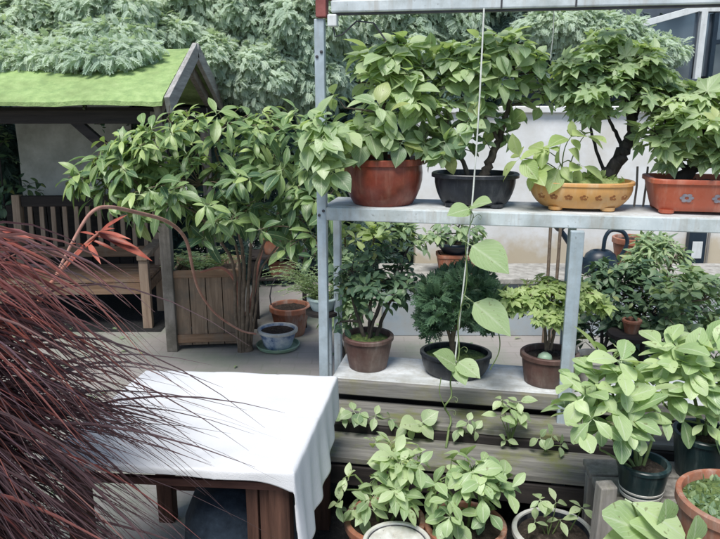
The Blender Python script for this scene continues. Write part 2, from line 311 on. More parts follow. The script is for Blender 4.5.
TP = {
    'ovate': tmpl_strip([.15, .235, .25, .21, .125, .0], .3),
    'broad': tmpl_strip([.22, .315, .33, .27, .15, .0], .25),
    'heart': tmpl_strip([.32, .42, .45, .43, .37, .27, .13, .0], .18, .3),
    'lance': tmpl_strip([.09, .13, .125, .085, .0], .35, .1),
    'strap': tmpl_strip([.05, .07, .075, .07, .05, .025, .0], .4, .05),
    'needle': tmpl_strip([.05, .05, .0], .1, .0),
    'palmate': tmpl_palmate(),
    'obovate': tmpl_strip([.10, .19, .26, .285, .26, .17, .055], .22, .12),
    'elliptic': tmpl_strip([.10, .165, .185, .165, .105, .0], .3, .14),
}
def _spray():
    # a drooping conifer spray: an axis with paired fine blades, one flat fan
    v = []; f = []; a = []
    def blade(p, d, L, w):
        p = np.array(p); d = nrm(d); x = nrm(np.cross(d, (0, 0, 1))); k = len(v)
        for q, y in ((p - x * w, 0), (p + x * w, 0), (p + d * L + np.array([0, 0, -.12 * L]), 1)): v.append(tuple(q)); a.append((1, y))
        f.append((k, k + 1, k + 2))
    blade((0, 0, 0), (0, 1, -.1), 1.0, .02)
    for i in range(6):
        y = .08 + i * .15; L = .42 * (1 - .75 * abs(y - .35)); z = -.22 * y * y
        for s in (-1, 1):
            blade((0, y, z), (s * .75, .7, -.05 + .12 * ((i * 7 + s) % 3 - 1)), L, .065)
            blade((s * L * .3, y + L * .28, z), (s * .2, 1, .1), L * .6, .06)
    return np.array(v), f, np.array(a)
TP['spray'] = _spray()

def leaf_mesh(name, parent, mat, kind, Ls, kind_tag=None):
    V, F, A = TP[kind]; n = len(Ls)
    O = np.array([l[0] for l in Ls]); D = np.array([l[1] for l in Ls]); N = np.array([l[2] for l in Ls]); S = np.array([l[3] for l in Ls]); T = np.array([l[4] for l in Ls])
    curl = np.array([l[5] for l in Ls])
    D /= np.linalg.norm(D, axis=1)[:, None]; X = np.cross(D, N); X /= np.maximum(np.linalg.norm(X, axis=1), 1e-6)[:, None]; Z = np.cross(X, D)
    y = np.maximum(V[:, 1], 0); wv = rng.uniform(.82, 1.15, n)
    ty = V[None, :, 1] * (1 - .12 * curl[:, None] * y[None]); tz = V[None, :, 2] - curl[:, None] * .5 * y[None] ** 2
    tw = rng.normal(0, .12, n)[:, None] * y[None]
    tx = V[None, :, 0] * wv[:, None]; tz = tz + tx * tw
    P = O[:, None] + S[:, None, None] * (tx[..., None] * X[:, None] + ty[..., None] * D[:, None] + tz[..., None] * Z[:, None])
    m_ = len(V); k = len(F[0]) if not isinstance(F, np.ndarray) else F.shape[1]; Fa = np.array(F)
    idx = (Fa[None] + (np.arange(n) * m_)[:, None, None]).reshape(-1)
    me = bpy.data.meshes.new(name); me.vertices.add(n * m_); me.vertices.foreach_set('co', P.reshape(-1).astype(np.float32))
    me.loops.add(len(idx)); me.loops.foreach_set('vertex_index', idx.astype(np.int32))
    npoly = len(idx) // k; me.polygons.add(npoly); me.polygons.foreach_set('loop_start', np.arange(0, len(idx), k, dtype=np.int32))
    at = me.attributes.new('leaf', 'FLOAT_COLOR', 'POINT'); col = np.ones((n, m_, 4), np.float32)
    col[..., 0] = np.clip(T, 0, 1)[:, None]; col[..., 3] = rng.uniform(0 if n > 150 else .1, 1, n)[:, None]; col[..., 1] = A[None, :, 0]; col[..., 2] = A[None, :, 1]; at.data.foreach_set('color', col.reshape(-1))
    me.update(calc_edges=True)
    me.polygons.foreach_set('use_smooth', np.ones(len(me.polygons), bool))
    me.materials.append(mat); o = bpy.data.objects.new(name, me); C.objects.link(o); o.parent = parent
    return o
def perp(a):
    r = np.array([0, 0, 1.]) if abs(a[2]) < .8 else np.array([1., 0, 0]); x = nrm(np.cross(a, r)); return x, np.cross(a, x)
def rosette(L, P, axis, k, size, tilt=(45, 95), droop=.25, tint=.5, along=0, curl=(.2, .7)):
    axis = nrm(axis); X, Y = perp(axis); a0 = rng.uniform(0, 6.28)
    for i in range(k):
        a = a0 + i * 2.4 + rng.normal(0, .25); t = R(rng.uniform(*tilt)) * (1 if i else .6)
        D = axis * math.cos(t) + (X * math.cos(a) + Y * math.sin(a)) * math.sin(t)
        D = nrm(D + np.array([0, 0, -droop * rng.uniform(.3, 1.3)]))
        N = axis * .8 + np.array([0, -.12, .75]) + rng.normal(0, .22, 3); N = N - D * (N @ D)
        if np.linalg.norm(N) < .1: N = np.array([0, -1, .3])
        s = size * rng.uniform(.62, 1.12)
        p = P - axis * along * rng.uniform(0, 1)
        L.append((p + D * s * .16, D, nrm(N), s, tint + rng.normal(0, .16), rng.uniform(*curl)))

def grow(parent, base, trunks, blobs, leaf, mat, bark, size, n, k=6, tilt=(45, 95), droop=.25, along=.03, twig=.0028, curl=(.2, .7), trunk_name='trunk', up=.55, tint=(.28, .72), limb_r=.008, inner=.35, extra=None, gap=-1.0):
    """trunks: [[(world point, radius)...]...]; blobs: [(world centre, (rx,ry,rz), weight)]"""
    base = np.array(base, float); mb = MB(); nodes = []
    for T in trunks:
        P = smoothline([np.array(p) - base for p, r in T], 7); r = np.interp(np.linspace(0, 1, len(P)), np.linspace(0, 1, len(T)), [q[1] for q in T])
        if len(P) > 4: P[1:-1] += rng.normal(0, 1, (len(P) - 2, 3)) * r[1:-1, None] * .18
        mb.tube(P, r, 9 if r[0] > .012 else 6); m0 = len(P) // 3
        nodes += [(p, rr) for p, rr in list(zip(P, r))[m0:]]
    for c, rad, w in blobs:                                   # a limb into each clump
        c = np.array(c) - base; NP = np.array([q[0] for q in nodes]); d = np.linalg.norm(NP - c, axis=1) + np.maximum(0, NP[:, 2] - c[2]) * 1.5
        i = int(np.argmin(d)); a = NP[i]; r0 = min(nodes[i][1] * .75, limb_r)
        if np.linalg.norm(a - c) > .03:
            mid = a * .45 + c * .55 + np.array([0, 0, .05 * np.linalg.norm(c - a)]) + rng.normal(0, .03 * np.linalg.norm(c - a), 3); P = bez(a, mid, c, 7)
            mb.tube(P, np.linspace(r0, twig * 1.3, 7), 6); nodes += [(p, twig * 2) for p in P[2:]]
    W = np.array([b[2] * (np.prod(b[1]) ** .6) for b in blobs]); W /= W.sum(); L = []
    NP = np.array([q[0] for q in nodes]); zs = [b[0][2] + s * b[1][2] for b in blobs for s in (-1, 1)]; zmin, zmax = min(zs) - base[2], max(zs) - base[2]
    cen = sum(np.array(b[0]) * w for b, w in zip(blobs, W)) - base
    for j in range(n):
        c, rad, w = blobs[rng.choice(len(blobs), p=W)]; c = np.array(c) - base; rad = np.array(rad)
        d = nrm(rng.normal(0, 1, 3) + np.array([0, -.25, .35]))
        sh = rng.uniform() < .14
        q = c + d * rad * (rng.uniform(1.0, 1.4) if sh else rng.uniform(inner, 1) ** .5)
        g = 5.5 / max(.25, 8 * size)
        if not sh and math.sin(q[0] * g * 2.1 + 1.3 * base[0] + .5) + math.sin(q[2] * g * 2.4 + base[1]) + math.sin(q[1] * g * 1.7 + 2 * q[0]) < gap: continue
        dd = np.linalg.norm(NP - q, axis=1) + np.maximum(0, NP[:, 2] - q[2]) * .8; a = NP[int(np.argmin(dd))]
        ln = np.linalg.norm(q - a); mid = (a + q) / 2 + np.array([0, 0, .12 * ln]) + rng.normal(0, .05 * ln + 1e-4, 3)
        if ln > .015: mb.tube(bez(a, mid, q, 5), np.linspace(twig, twig * .6, 5), 4, False)
        axis = nrm(nrm(q - mid) * .5 + nrm(q - cen + np.array([0, 0, .15])) * .5 + np.array([0, -.1, up]))
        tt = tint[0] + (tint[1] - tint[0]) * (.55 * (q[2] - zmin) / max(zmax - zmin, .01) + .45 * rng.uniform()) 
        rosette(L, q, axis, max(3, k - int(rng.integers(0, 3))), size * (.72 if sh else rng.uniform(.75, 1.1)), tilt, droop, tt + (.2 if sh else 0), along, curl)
    if extra: L += [((np.array(e[0]) - base), *e[1:]) for e in extra]
    mb.build(trunk_name, bark, parent, 60); leaf_mesh('foliage', parent, mat, leaf, L)

def pxblob(px, py, rx, ry, Y, ry_d=None, w=1):
    p = at_y(px, py, Y); s = dep(p) / FOC; return (p, (rx * s, ry_d if ry_d else (rx + ry) / 2 * s, ry * s), w)
def pxline(pts): return [(at_y(x, y, Y), r) for x, y, Y, r in pts]

# ------------------------------------------------------------------ pots
def prof_pot(R0, R1, h, rim=.02, lip=.008, wall=.014, soil=.025, foot=.0, belly=0):
    P = [(R0 * .97, 0), (R0, .004)]
    for t in (.2, .4, .6, .8):
        P.append((R0 + (R1 - R0) * t + belly * math.sin(math.pi * t), (h - rim) * t))
    P += [(R1 - .002, h - rim), (R1 + lip, h - rim + .003), (R1 + lip, h - .004), (R1 + lip - .004, h), (R1 - wall + .002, h), (R1 - wall, h - .005), (R1 - wall - .003, h - soil - .02)]
    return P
def soil_disc(parent, r, z, ax, ay, p, rot, mat, name='soil', dome=.012, n=36):
    mb = MB(); rings = 7; vs = [(0, 0, z + dome)]; fs = []
    for i in range(1, rings + 1):
        for k in range(n):
            a = 2 * math.pi * k / n; ca, sa = math.cos(a), math.sin(a); q = (abs(ca) ** p + abs(sa) ** p) ** (-1 / p) * r * i / rings
            x, y = q * ca * ax, q * sa * ay
            vs.append((x * math.cos(rot) - y * math.sin(rot), x * math.sin(rot) + y * math.cos(rot), z + dome * (1 - (i / rings) ** 2) + (rng.normal(0, .0035 + dome * .05) if i < rings else 0)))
    fs += [(0, 1 + k, 1 + (k + 1) % n) for k in range(n)]
    for i in range(rings - 1):
        for k in range(n): a_ = 1 + i * n; fs.append((a_ + k, a_ + n + k, a_ + n + (k + 1) % n, a_ + (k + 1) % n))
    mb.add(vs, fs); return mb.build(name, mat, parent, 80)
def pot(parent, R0, R1, h, mat, ax=1, ay=1, p=2, rot=0, feet=0, soil='soil', dome=.012, name='pot', n=56, soil_=.03, **kw):
    fz = .015 if feet else 0
    pr = [(r, z + fz) for r, z in prof_pot(R0, R1, h - fz, **kw)]
    po = MB().lathe(pr, ax, ay, p, n, rot).build(name, mat, parent, 35)
    if feet:
        for k in range(feet):
            a = math.pi / 4 + k * 2 * math.pi / feet; q = (abs(math.cos(a)) ** p + abs(math.sin(a)) ** p) ** (-1 / p) * R0 * .86
            x, y = q * math.cos(a) * ax, q * math.sin(a) * ay
            x, y = x * math.cos(rot) - y * math.sin(rot), x * math.sin(rot) + y * math.cos(rot)
            MB().lathe([(.026, 0), (.034, .006), (.036, fz + .006)], 1, 1, 2.5, 16, rot, (x, y, 0)).build('foot', mat, po, 40)
    sl = soil_
    if soil: soil_disc(parent, R1 - .0165, h - sl, ax, ay, p, rot, M[soil], {'soil': 'soil', 'white_pot': 'filling'}.get(soil, 'moss'), dome)
    return po

# ================================================================== SETTING
mb = MB(); G = 60
mb.add([(-G, -4, 0), (G, -4, 0), (G, 90, 0), (-G, 90, 0)], [(0, 1, 2, 3)])
tag(mb.build('ground', M['paving']), kind='structure')

tag(MB().add([(-5.6, 5.75, .004), (-1.75, 5.75, .004), (-1.75, 7.24, .004), (-5.6, 7.24, .004)], [(0, 1, 2, 3)]).build('shade_sheet', M['ground_shade']), kind='structure')  # dark sheet painting the shade on the floor under the arbour roof
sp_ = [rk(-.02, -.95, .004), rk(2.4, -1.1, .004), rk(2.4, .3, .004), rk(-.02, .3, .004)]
tag(MB().add(sp_, [(0, 1, 2, 3)]).build('shade_sheet', M['ground_shade']), kind='structure')  # dark sheet painting the shade below and in front of the stage
# white garden wall
def wall(name, label, x0, x1, y0, y1, h, mat, cap=None):
    t = thing(name, label, 'wall', ((x0 + x1) / 2, y0, 0)); hw = (x1 - x0) / 2
    mb = MB(); nx, nz = 40, 12
    vs = [(-hw + 2 * hw * i / nx, rng.normal(0, .004), h * j / nz) for j in range(nz + 1) for i in range(nx + 1)]
    mb.add(vs, [(j * (nx + 1) + i, j * (nx + 1) + i + 1, (j + 1) * (nx + 1) + i + 1, (j + 1) * (nx + 1) + i) for j in range(nz) for i in range(nx)])
    mb.box((0, (y1 - y0) / 2 + .013, h / 2 - .001), (2 * hw - .004, y1 - y0, h - .004))
    mb.build('masonry', mat, t, 40)
    if cap: MB().box((0, (y1 - y0) / 2, h + .03), (2 * hw + .06, y1 - y0 + .1, .06)).build('coping', cap, t, bevel=.008)
    return t
wall('garden_wall', 'white rendered garden wall behind the plants on the right', .55, 5.2, 6.7, 6.9, 1.86, M['plaster'], M['plaster'])
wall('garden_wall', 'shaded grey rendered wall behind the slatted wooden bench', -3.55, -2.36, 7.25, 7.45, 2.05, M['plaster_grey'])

# low raised ledge
t = thing('raised_bed_wall', 'low blue grey rendered wall with pale stone coping carrying small pots behind the rack', 'low wall', (1.9, 5.65, 0))
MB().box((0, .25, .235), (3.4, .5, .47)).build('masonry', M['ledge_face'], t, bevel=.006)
MB().box((0, .245, .495), (3.46, .57, .05)).build('coping', M['stone_pot'], t, bevel=.008)

# conservatory
t = thing('conservatory', 'dark glass conservatory with white frame at top right of the picture', 'conservatory', (3.9, 8.1, 0))
def cv(px, py, Y=8.1): p = at_y(px, py, Y); return p - np.array([3.9, 8.1, 0])
MB().box((1.5, .95, 1.05), (7.6, 1.8, 2.1)).build('base_wall', M['house_dark'], t, bevel=.01)
zt = 2.16
MB().box((1.5, .0, zt), (7.7, .12, .09)).build('sill', M['house_dark'], t, bevel=.005)
c0 = cv(697, 74); c1 = cv(699, 8); e0 = cv(630, 27)
MB().beam((c0[0], 0, 2.2), (c0[0], 0, c1[2]), .07, .06, (0, 1, 0)).build('corner_post', M['white_frame'], t, bevel=.004)
MB().beam((e0[0] - .5, .002, e0[2] - .14), (c1[0], .002, c1[2]), .06, .07).build('roof_bar', M['white_frame'], t, bevel=.004)
MB().beam((c1[0], .004, c1[2]), (c1[0] + 3, .004, c1[2] + .02), .06, .08).build('eave_bar', M['white_frame'], t, bevel=.004)
xa, xb = e0[0] - .5, c0[0] - .04
MB().add([(xa, .05, 2.2), (xb, .05, 2.2), (xb, .05, c1[2]), (xa, .05, e0[2] - .14)], [(0, 1, 2, 3)]).build('pane', M['glass'], t)
MB().box((c0[0] + 1.5, .05, (2.22 + c1[2]) / 2), (2.9, .02, c1[2] - 2.25)).build('pane', M['glass'], t)
MB().beam((c0[0] + .14, .0, 2.2), (c0[0] + .14, .0, c1[2] - .05), .05, .05, (0, 1, 0)).build('window_frame', M['dark_teal'], t, bevel=.004)
MB().beam((c0[0] + .16, .0, 2.6), (c0[0] + 1.5, .0, 2.75), .05, .05, (0, 1, 0)).build('window_frame', M['dark_teal'], t, bevel=.004)
MB().hexa([(xa, .3, 2.0), (6, .3, 2.0), (6, 1.7, 2.0), (xa, 1.7, 2.0)], [(xa, .3, 3.0), (6, .3, 3.3), (6, 1.7, 3.3), (xa, 1.7, 3.0)]).build('inner_wall', M['house_dark'], t)

# ================================================================== BACKGROUND TREES
def conifer(name, label, base, trunk_h, blobs, n, size, mat, group=None, core=True, tint=(.2, .9)):
    t = thing(name, label, 'tree', base, group=group); base = np.array(base, float); mb = MB()
    P = smoothline([(0, 0, 0), (.05, .03, trunk_h * .5), (0, 0, trunk_h)], 6); mb.tube(P, np.linspace(.14, .04, len(P)), 9)
    L = []
    for c, rad, w in blobs:
        c = np.array(c) - base; a = np.array([0, 0, min(max(c[2] - .2, .6), trunk_h)]); mb.tube(bez(a, (a + c) / 2 + np.array([0, 0, .25]), c, 8), np.linspace(.05, .012, 8), 6)
    mb.build('trunk', M['bark_dark'], t, 60)
    W = np.array([b[2] * np.prod(b[1]) ** .66 for b in blobs]); W /= W.sum()
    for j in range(n):
        i = rng.choice(len(blobs), p=W); c, rad, w = blobs[i]; c = np.array(c) - base; rad = np.array(rad)
        d = nrm(rng.normal(0, 1, 3) * np.array([1, 1, 1]) + np.array([0, -.55, .25])); rr = rng.uniform(.72, 1.05)
        lump = 1 + .16 * math.sin(d[0] * 7 + i * 1.7) * math.sin(d[2] * 6 + i) 
        q = c + d * rad * rr * lump
        D = nrm(d * .6 + np.array([rng.normal(0, .6), -.15, -.5 + rng.normal(0, .45)])); N = nrm(d * .6 + np.array([0, -.3, .85]) + rng.normal(0, .3, 3))
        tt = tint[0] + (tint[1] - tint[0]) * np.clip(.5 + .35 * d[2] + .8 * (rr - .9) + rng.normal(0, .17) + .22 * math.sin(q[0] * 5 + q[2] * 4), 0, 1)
        L.append((q, D, N, size * rng.uniform(.5, 1.4), tt, rng.uniform(.1, .6)))
    leaf_mesh('crown', t, mat, 'spray', L); return t
def bl(px, py, rx, ry, Y, d=.6, w=1): return pxblob(px, py, rx, ry, Y, d, w)
gB = 'misty conifers behind the arbour and rack'
conifer('conifer_tree', 'pale grey green weeping conifer spilling over the left of the green roof', (-3.6, 7.9, 0), 4.2,
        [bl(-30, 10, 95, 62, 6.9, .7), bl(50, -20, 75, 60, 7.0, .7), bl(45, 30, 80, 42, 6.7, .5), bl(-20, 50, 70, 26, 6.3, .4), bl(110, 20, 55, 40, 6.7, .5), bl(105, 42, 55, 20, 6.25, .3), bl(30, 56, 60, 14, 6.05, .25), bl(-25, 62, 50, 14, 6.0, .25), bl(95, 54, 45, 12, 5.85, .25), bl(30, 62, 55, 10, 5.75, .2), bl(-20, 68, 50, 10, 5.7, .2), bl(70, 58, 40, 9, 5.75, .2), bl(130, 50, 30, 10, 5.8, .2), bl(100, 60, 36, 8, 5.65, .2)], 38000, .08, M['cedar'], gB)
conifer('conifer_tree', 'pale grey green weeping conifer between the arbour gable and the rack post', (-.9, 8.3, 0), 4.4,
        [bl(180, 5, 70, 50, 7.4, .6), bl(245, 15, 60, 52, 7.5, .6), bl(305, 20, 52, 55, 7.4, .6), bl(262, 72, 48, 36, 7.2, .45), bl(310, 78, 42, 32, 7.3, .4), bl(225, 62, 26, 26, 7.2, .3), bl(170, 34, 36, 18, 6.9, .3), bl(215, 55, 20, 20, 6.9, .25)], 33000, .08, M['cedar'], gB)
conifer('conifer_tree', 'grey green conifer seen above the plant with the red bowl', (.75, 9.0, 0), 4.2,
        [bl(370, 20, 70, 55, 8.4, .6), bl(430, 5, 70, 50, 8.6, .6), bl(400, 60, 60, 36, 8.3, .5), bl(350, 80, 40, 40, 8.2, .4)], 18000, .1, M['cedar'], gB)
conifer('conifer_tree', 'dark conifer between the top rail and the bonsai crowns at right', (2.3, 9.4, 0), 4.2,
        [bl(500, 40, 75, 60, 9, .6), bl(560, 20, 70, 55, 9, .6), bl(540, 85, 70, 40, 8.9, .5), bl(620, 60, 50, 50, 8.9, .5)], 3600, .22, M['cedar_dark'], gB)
conifer('conifer_tree', 'small pale conifer just left of the white conservatory bar', (2.62, 7.7, 0), 2.9,
        [bl(600, 38, 48, 24, 7.6, .3), bl(560, 25, 40, 18, 7.6, .3), bl(650, 52, 36, 16, 7.5, .25)], 6500, .08, M['cedar'], gB)
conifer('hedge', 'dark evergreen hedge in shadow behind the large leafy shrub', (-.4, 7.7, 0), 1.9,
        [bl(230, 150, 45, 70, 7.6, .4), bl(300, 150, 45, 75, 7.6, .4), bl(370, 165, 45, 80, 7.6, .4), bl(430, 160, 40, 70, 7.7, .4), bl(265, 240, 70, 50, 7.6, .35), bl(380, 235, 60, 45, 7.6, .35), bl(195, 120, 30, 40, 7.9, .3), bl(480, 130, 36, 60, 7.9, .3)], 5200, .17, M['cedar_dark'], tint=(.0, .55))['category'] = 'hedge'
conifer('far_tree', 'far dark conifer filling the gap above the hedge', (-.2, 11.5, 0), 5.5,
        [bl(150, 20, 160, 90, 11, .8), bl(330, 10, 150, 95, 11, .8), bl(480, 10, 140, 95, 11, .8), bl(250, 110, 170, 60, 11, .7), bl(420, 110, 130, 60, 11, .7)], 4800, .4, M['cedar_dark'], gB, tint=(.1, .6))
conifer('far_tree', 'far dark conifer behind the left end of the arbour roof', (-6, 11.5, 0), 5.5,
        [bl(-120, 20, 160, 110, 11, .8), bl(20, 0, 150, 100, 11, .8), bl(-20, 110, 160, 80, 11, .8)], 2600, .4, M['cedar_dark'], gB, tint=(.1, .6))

# ================================================================== ARBOUR
t = thing('garden_arbor', 'open timber arbour with moss green felt gable roof and grey barge boards', 'arbour', (-1.5, 6.1, 0))
def ab(x, y, z): return (x + 1.5, y - 6.1, z)
XR = -1.42; XL = -5.6; YE0, YR, YE1 = 5.15, 6.1, 7.05; ZE, ZR = 1.975, 2.40
# roof: soft felt sheet with rounded ridge and a sagging eave, thick
def roof_z(y): 
    s = abs(y - YR) / (YR - YE0); return ZR + .035 - (ZR - ZE) * (s * .92 + .08 * s * s) - .03 * math.exp(-(s / .12) ** 2)
mb = MB(); nx, ny = 60, 40; vs = []
for lay in (0, 1):
    for j in range(ny + 1):
        y = YE0 - .06 + (YE1 - YE0 + .12) * j / ny
        for i in range(nx + 1):
            x = XL + (XR - XL) * i / nx; z = roof_z(y) + .016 * math.sin(x * 2.1 + y) * math.sin(y * 3) + .006 * math.sin(x * 9) - lay * .03 + rng.normal(0, .002)
            if j in (0, ny): z -= .012
            vs.append(ab(x, y, z))
q = (nx + 1) * (ny + 1); fs = []
for j in range(ny):
    for i in range(nx):
        a = j * (nx + 1) + i; fs += [(a, a + 1, a + nx + 2, a + nx + 1), (q + a + nx + 1, q + a + nx + 2, q + a + 1, q + a)]
for i in range(nx):
    fs += [(i + 1, i, q + i, q + i + 1), (ny * (nx + 1) + i, ny * (nx + 1) + i + 1, q + ny * (nx + 1) + i + 1, q + ny * (nx + 1) + i)]
for j in range(ny):
    for i in (0, nx): a = j * (nx + 1) + i; fs.append((a, a + nx + 1, q + a + nx + 1, q + a))
mb.add(vs, fs); mb.build('roof', M['felt'], t, 50)
for (y0, z0) in ((YE0 - .03, ZE - .01), (YE1 + .03, ZE - .01)):
    MB().beam(ab(XR + .035, y0, z0 - .02), ab(XR + .035, YR, ZR - .012), .04, .13).build('barge_board', M['wood_barge'], t, bevel=.004)
    MB().beam(ab(XR - .06, y0 + (.05 if y0 < 6 else -.05), z0 - .06), ab(XR - .06, YR, ZR - .09), .05, .09).build('rafter', M['wood_arbor'], t, bevel=.004)
for x in (-1.52, -4.9):
    for y in (5.3, 6.9):
        MB().box(ab(x, y, .95), (.085, .085, 1.9)).build('post', M['wood_arbor'], t, bevel=.005)
    MB().beam(ab(x, 5.26, 1.85), ab(x, 6.94, 1.85), .06, .11).build('tie_beam', M['wood_dark'], t, bevel=.004)
for y in (5.3, 6.9): MB().beam(ab(-5.3, y, 1.86), ab(-1.46, y, 1.86), .07, .1).build('eave_beam', M['wood_dark'], t, bevel=.004)  # eave and tie beams: shade under the roof put into their near-black colour
MB().beam(ab(-1.7, 5.3, 1.42), ab(-2.15, 5.3, 1.84), .06, .07).build('brace', M['wood_dark'], t, bevel=.004)
MB().beam(ab(-1.52, 5.42, 1.42), ab(-1.52, 5.86, 1.84), .06, .07).build('brace', M['wood_dark'], t, bevel=.004)

# hanging leafy sprig under the eave
def sprig(name, label, cat, base, trunks, blobs, leaf, mat, bark, size, n, group=None, **kw):
    t = thing(name, label, cat, base, group=group); grow(t, base, trunks, blobs, leaf, mat, bark, size, n, trunk_name=kw.pop('trunk_name', 'stem'), **kw); return t
b0 = at_y(86, 108, 5.4)
sprig('hanging_plant', 'dark trailing sprig hanging from the arbour eave beam', 'hanging plant', b0, [pxline([(86, 104, 5.4, .006), (88, 115, 5.38, .004), (95, 124, 5.36, .003)])], [pxblob(84, 116, 12, 8, 5.38), pxblob(99, 121, 9, 7, 5.36)], 'ovate', M['leaf_dark'], M['bark_dark'], .07, 12, k=5)

# bench
bx0 = at_z(14, 305, 0); 
conifer('hedge', 'dark evergreen hedge in deep shade either side of the grey bench wall', (-2.2, 7.9, 0), 1.9,
        [bl(150, 150, 30, 55, 7.55, .3), bl(165, 230, 40, 50, 7.55, .3), bl(-15, 150, 30, 55, 7.5, .3), bl(-25, 230, 45, 60, 7.5, .3), bl(175, 120, 24, 30, 7.6, .25), bl(-60, 160, 40, 70, 7.5, .3), bl(22, 195, 22, 20, 7.55, .2), bl(8, 170, 22, 40, 7.6, .25)], 4600, .15, M['cedar_dark'], tint=(.0, .4))['category'] = 'hedge'
t = thing('bench_shade_panel', 'low dark panel added for the shadow behind the slatted bench', 'panel', (-2.9, 6.95, 0))  # added dark boards that stand for the shadow behind the bench
for k in range(12): MB().box((-.77 + .14 * k, 0, .47), (.132, .025, .94)).build('board', M['wood_dark'], t, bevel=.003)
MB().box((0, .03, .2), (1.7, .03, .08)).build('batten', M['wood_dark'], t); MB().box((0, .03, .8), (1.7, .03, .08)).build('batten', M['wood_dark'], t)
t = thing('garden_bench', 'brown slatted wooden bench standing under the green roof', 'bench', (-2.55, 6.2, 0), R(3))
W = 1.36; hw = W / 2
for s in (-1, 1):
    MB().beam((s * (hw - .04), .16, 0), (s * (hw - .04), .25, 1.12), .09, .07, (1, 0, 0)).build('back_post', M['wood_bench_v'], t, bevel=.005)
    MB().box((s * (hw - .04), -.36, .31), (.08, .07, .62)).build('leg', M['wood_bench_v'], t, bevel=.005)
    MB().beam((s * (hw - .04), -.42, .65), (s * (hw - .04), .2, .68), .09, .045).build('armrest', M['wood_bench_v'], t, bevel=.006)
    MB().beam((s * (hw - .04), -.34, .36), (s * (hw - .04), .17, .36), .045, .09).build('side_rail', M['wood_bench'], t, bevel=.004)
MB().beam((-hw + .08, .243, 1.06), (hw - .08, .243, 1.06), .05, .1).build('top_rail', M['wood_dark'], t, bevel=.006)
MB().beam((-hw + .08, .2, .58), (hw - .08, .2, .58), .045, .1).build('lower_rail', M['wood_bench'], t, bevel=.006)
for k in range(11):
    x = -hw + .15 + (W - .3) * k / 10
    MB().beam((x, .203, .6), (x, .24, 1.02), .04, .022, (0, 1, 0)).build('back_slat', M['wood_bench_v'], t, bevel=.003)
for k in range(5): MB().beam((-hw + .01, -.34 + .125 * k, .44), (hw - .01, -.34 + .125 * k, .44), .105, .028).build('seat_board', M['wood_bench'], t, bevel=.004)
MB().beam((-hw + .08, -.375, .37), (hw - .08, -.375, .37), .03, .1).build('apron', M['wood_bench'], t, bevel=.004)

# dark plant left of the bench, climbing the wall
b0 = at_z(-5, 318, 0)
sprig('wall_shrub', 'dark thin shrub at far left behind the bench', 'shrub', b0, [[(b0, .02), (at_y(5, 230, 6.6), .012), (at_y(0, 160, 6.6), .006)]], [pxblob(-2, 150, 14, 30, 6.6), pxblob(27, 186, 15, 13, 6.7), pxblob(0, 205, 12, 20, 6.6)], 'ovate', M['leaf_dark'], M['bark_dark'], .1, 36, k=6)

# ================================================================== LEFT GROUP: crate, shrub, pots
cr = at_z(206, 349, 0); 
t = thing('planter_crate', 'tall weathered wooden crate planter with a fern on top beside the arbour post', 'planter', (cr[0], cr[1] + .24, 0), R(6))
w, d, h = .52, .46, .66
for s in (-1, 1):
    for k in range(4):
        MB().box((-w / 2 + .065 + .13 * k, s * d / 2, h / 2 + .02), (.124, .022, h - .04)).build('side_board', M['wood_crate'], t, bevel=.003)
        MB().box((s * (w / 2 - .012), -d / 2 + .07 + .105 * k, h / 2 + .02), (.022, .1, h - .04)).build('side_board', M['wood_crate'], t, bevel=.003)
    MB().beam((-w / 2 - .03, s * (d / 2 + .02), h - .02), (w / 2 + .03, s * (d / 2 + .02), h - .02), .03, .06).build('top_batten', M['wood_bench'], t, bevel=.004)
    MB().beam((-w / 2 - .01, s * (d / 2 + .02), .1), (w / 2 + .01, s * (d / 2 + .02), .1), .02, .07).build('lower_batten', M['wood_bench'], t, bevel=.004)
MB().box((0, 0, h - .07), (w - .05, d - .05, .04)).build('soil', M['soil'], t)
base = np.array([cr[0], cr[1] + .24, 0])
L = []; mbs = MB()
for k in range(46):
    a = rng.uniform(0, 6.28); q = np.array([rng.uniform(-.16, .1), rng.uniform(-.12, .12), h - .05]); ln = rng.uniform(.16, .32)
    P = bez(q, q + np.array([math.cos(a) * ln * .4, math.sin(a) * ln * .4, ln * .7]), q + np.array([math.cos(a) * ln, math.sin(a) * ln, ln * .35]), 8); mbs.tube(P, np.linspace(.003, .001, 8), 4, False)
    for i in range(1, 8):
        T = nrm(P[i] - P[i - 1]); X = nrm(np.cross(T, (0, 0, 1)))
        for s in (-1, 1): L.append((P[i], nrm(X * s + T * .5), nrm(np.cross(X, T)), .06 * (1 - .08 * i), rng.uniform(.3, .8), .2))
mbs.build('stem', M['stem_green'], t, 60); leaf_mesh('foliage', t, M['leaf_mid'], 'lance', L)

sb = at_z(243, 352, 0)
t = thing('leafy_shrub', 'large multi stemmed shrub with broad drooping leaves in front of the arbour', 'shrub', sb)
tr = []
Ys = sb[1]
for (x1, y1, x2, y2, r, dx) in ((232, 262, 170, 178, .016, -4), (243, 255, 215, 150, .018, 0), (250, 258, 262, 145, .017, 2), (257, 262, 305, 165, .014, 5), (238, 255, 190, 140, .014, -2), (262, 268, 330, 195, .011, 7)):
    tr.append([(at_y(243 + dx, 350, Ys + .02 * dx / 4), r), (at_y((243 + x1) / 2 + dx * .6, 305, Ys - .05), r * .9), (at_y(x1, y1, Ys - .12), r * .75), (at_y((x1 + x2) / 2, (y1 + y2) / 2 - 6, Ys - .3), r * .6), (at_y(x2, y2, Ys - .4), r * .35)])
tr[0][0] = (sb + np.array([-.03, 0, 0]), .016)
for q in tr: q[0] = (np.array([q[0][0][0], q[0][0][1], 0.0]), q[0][1])
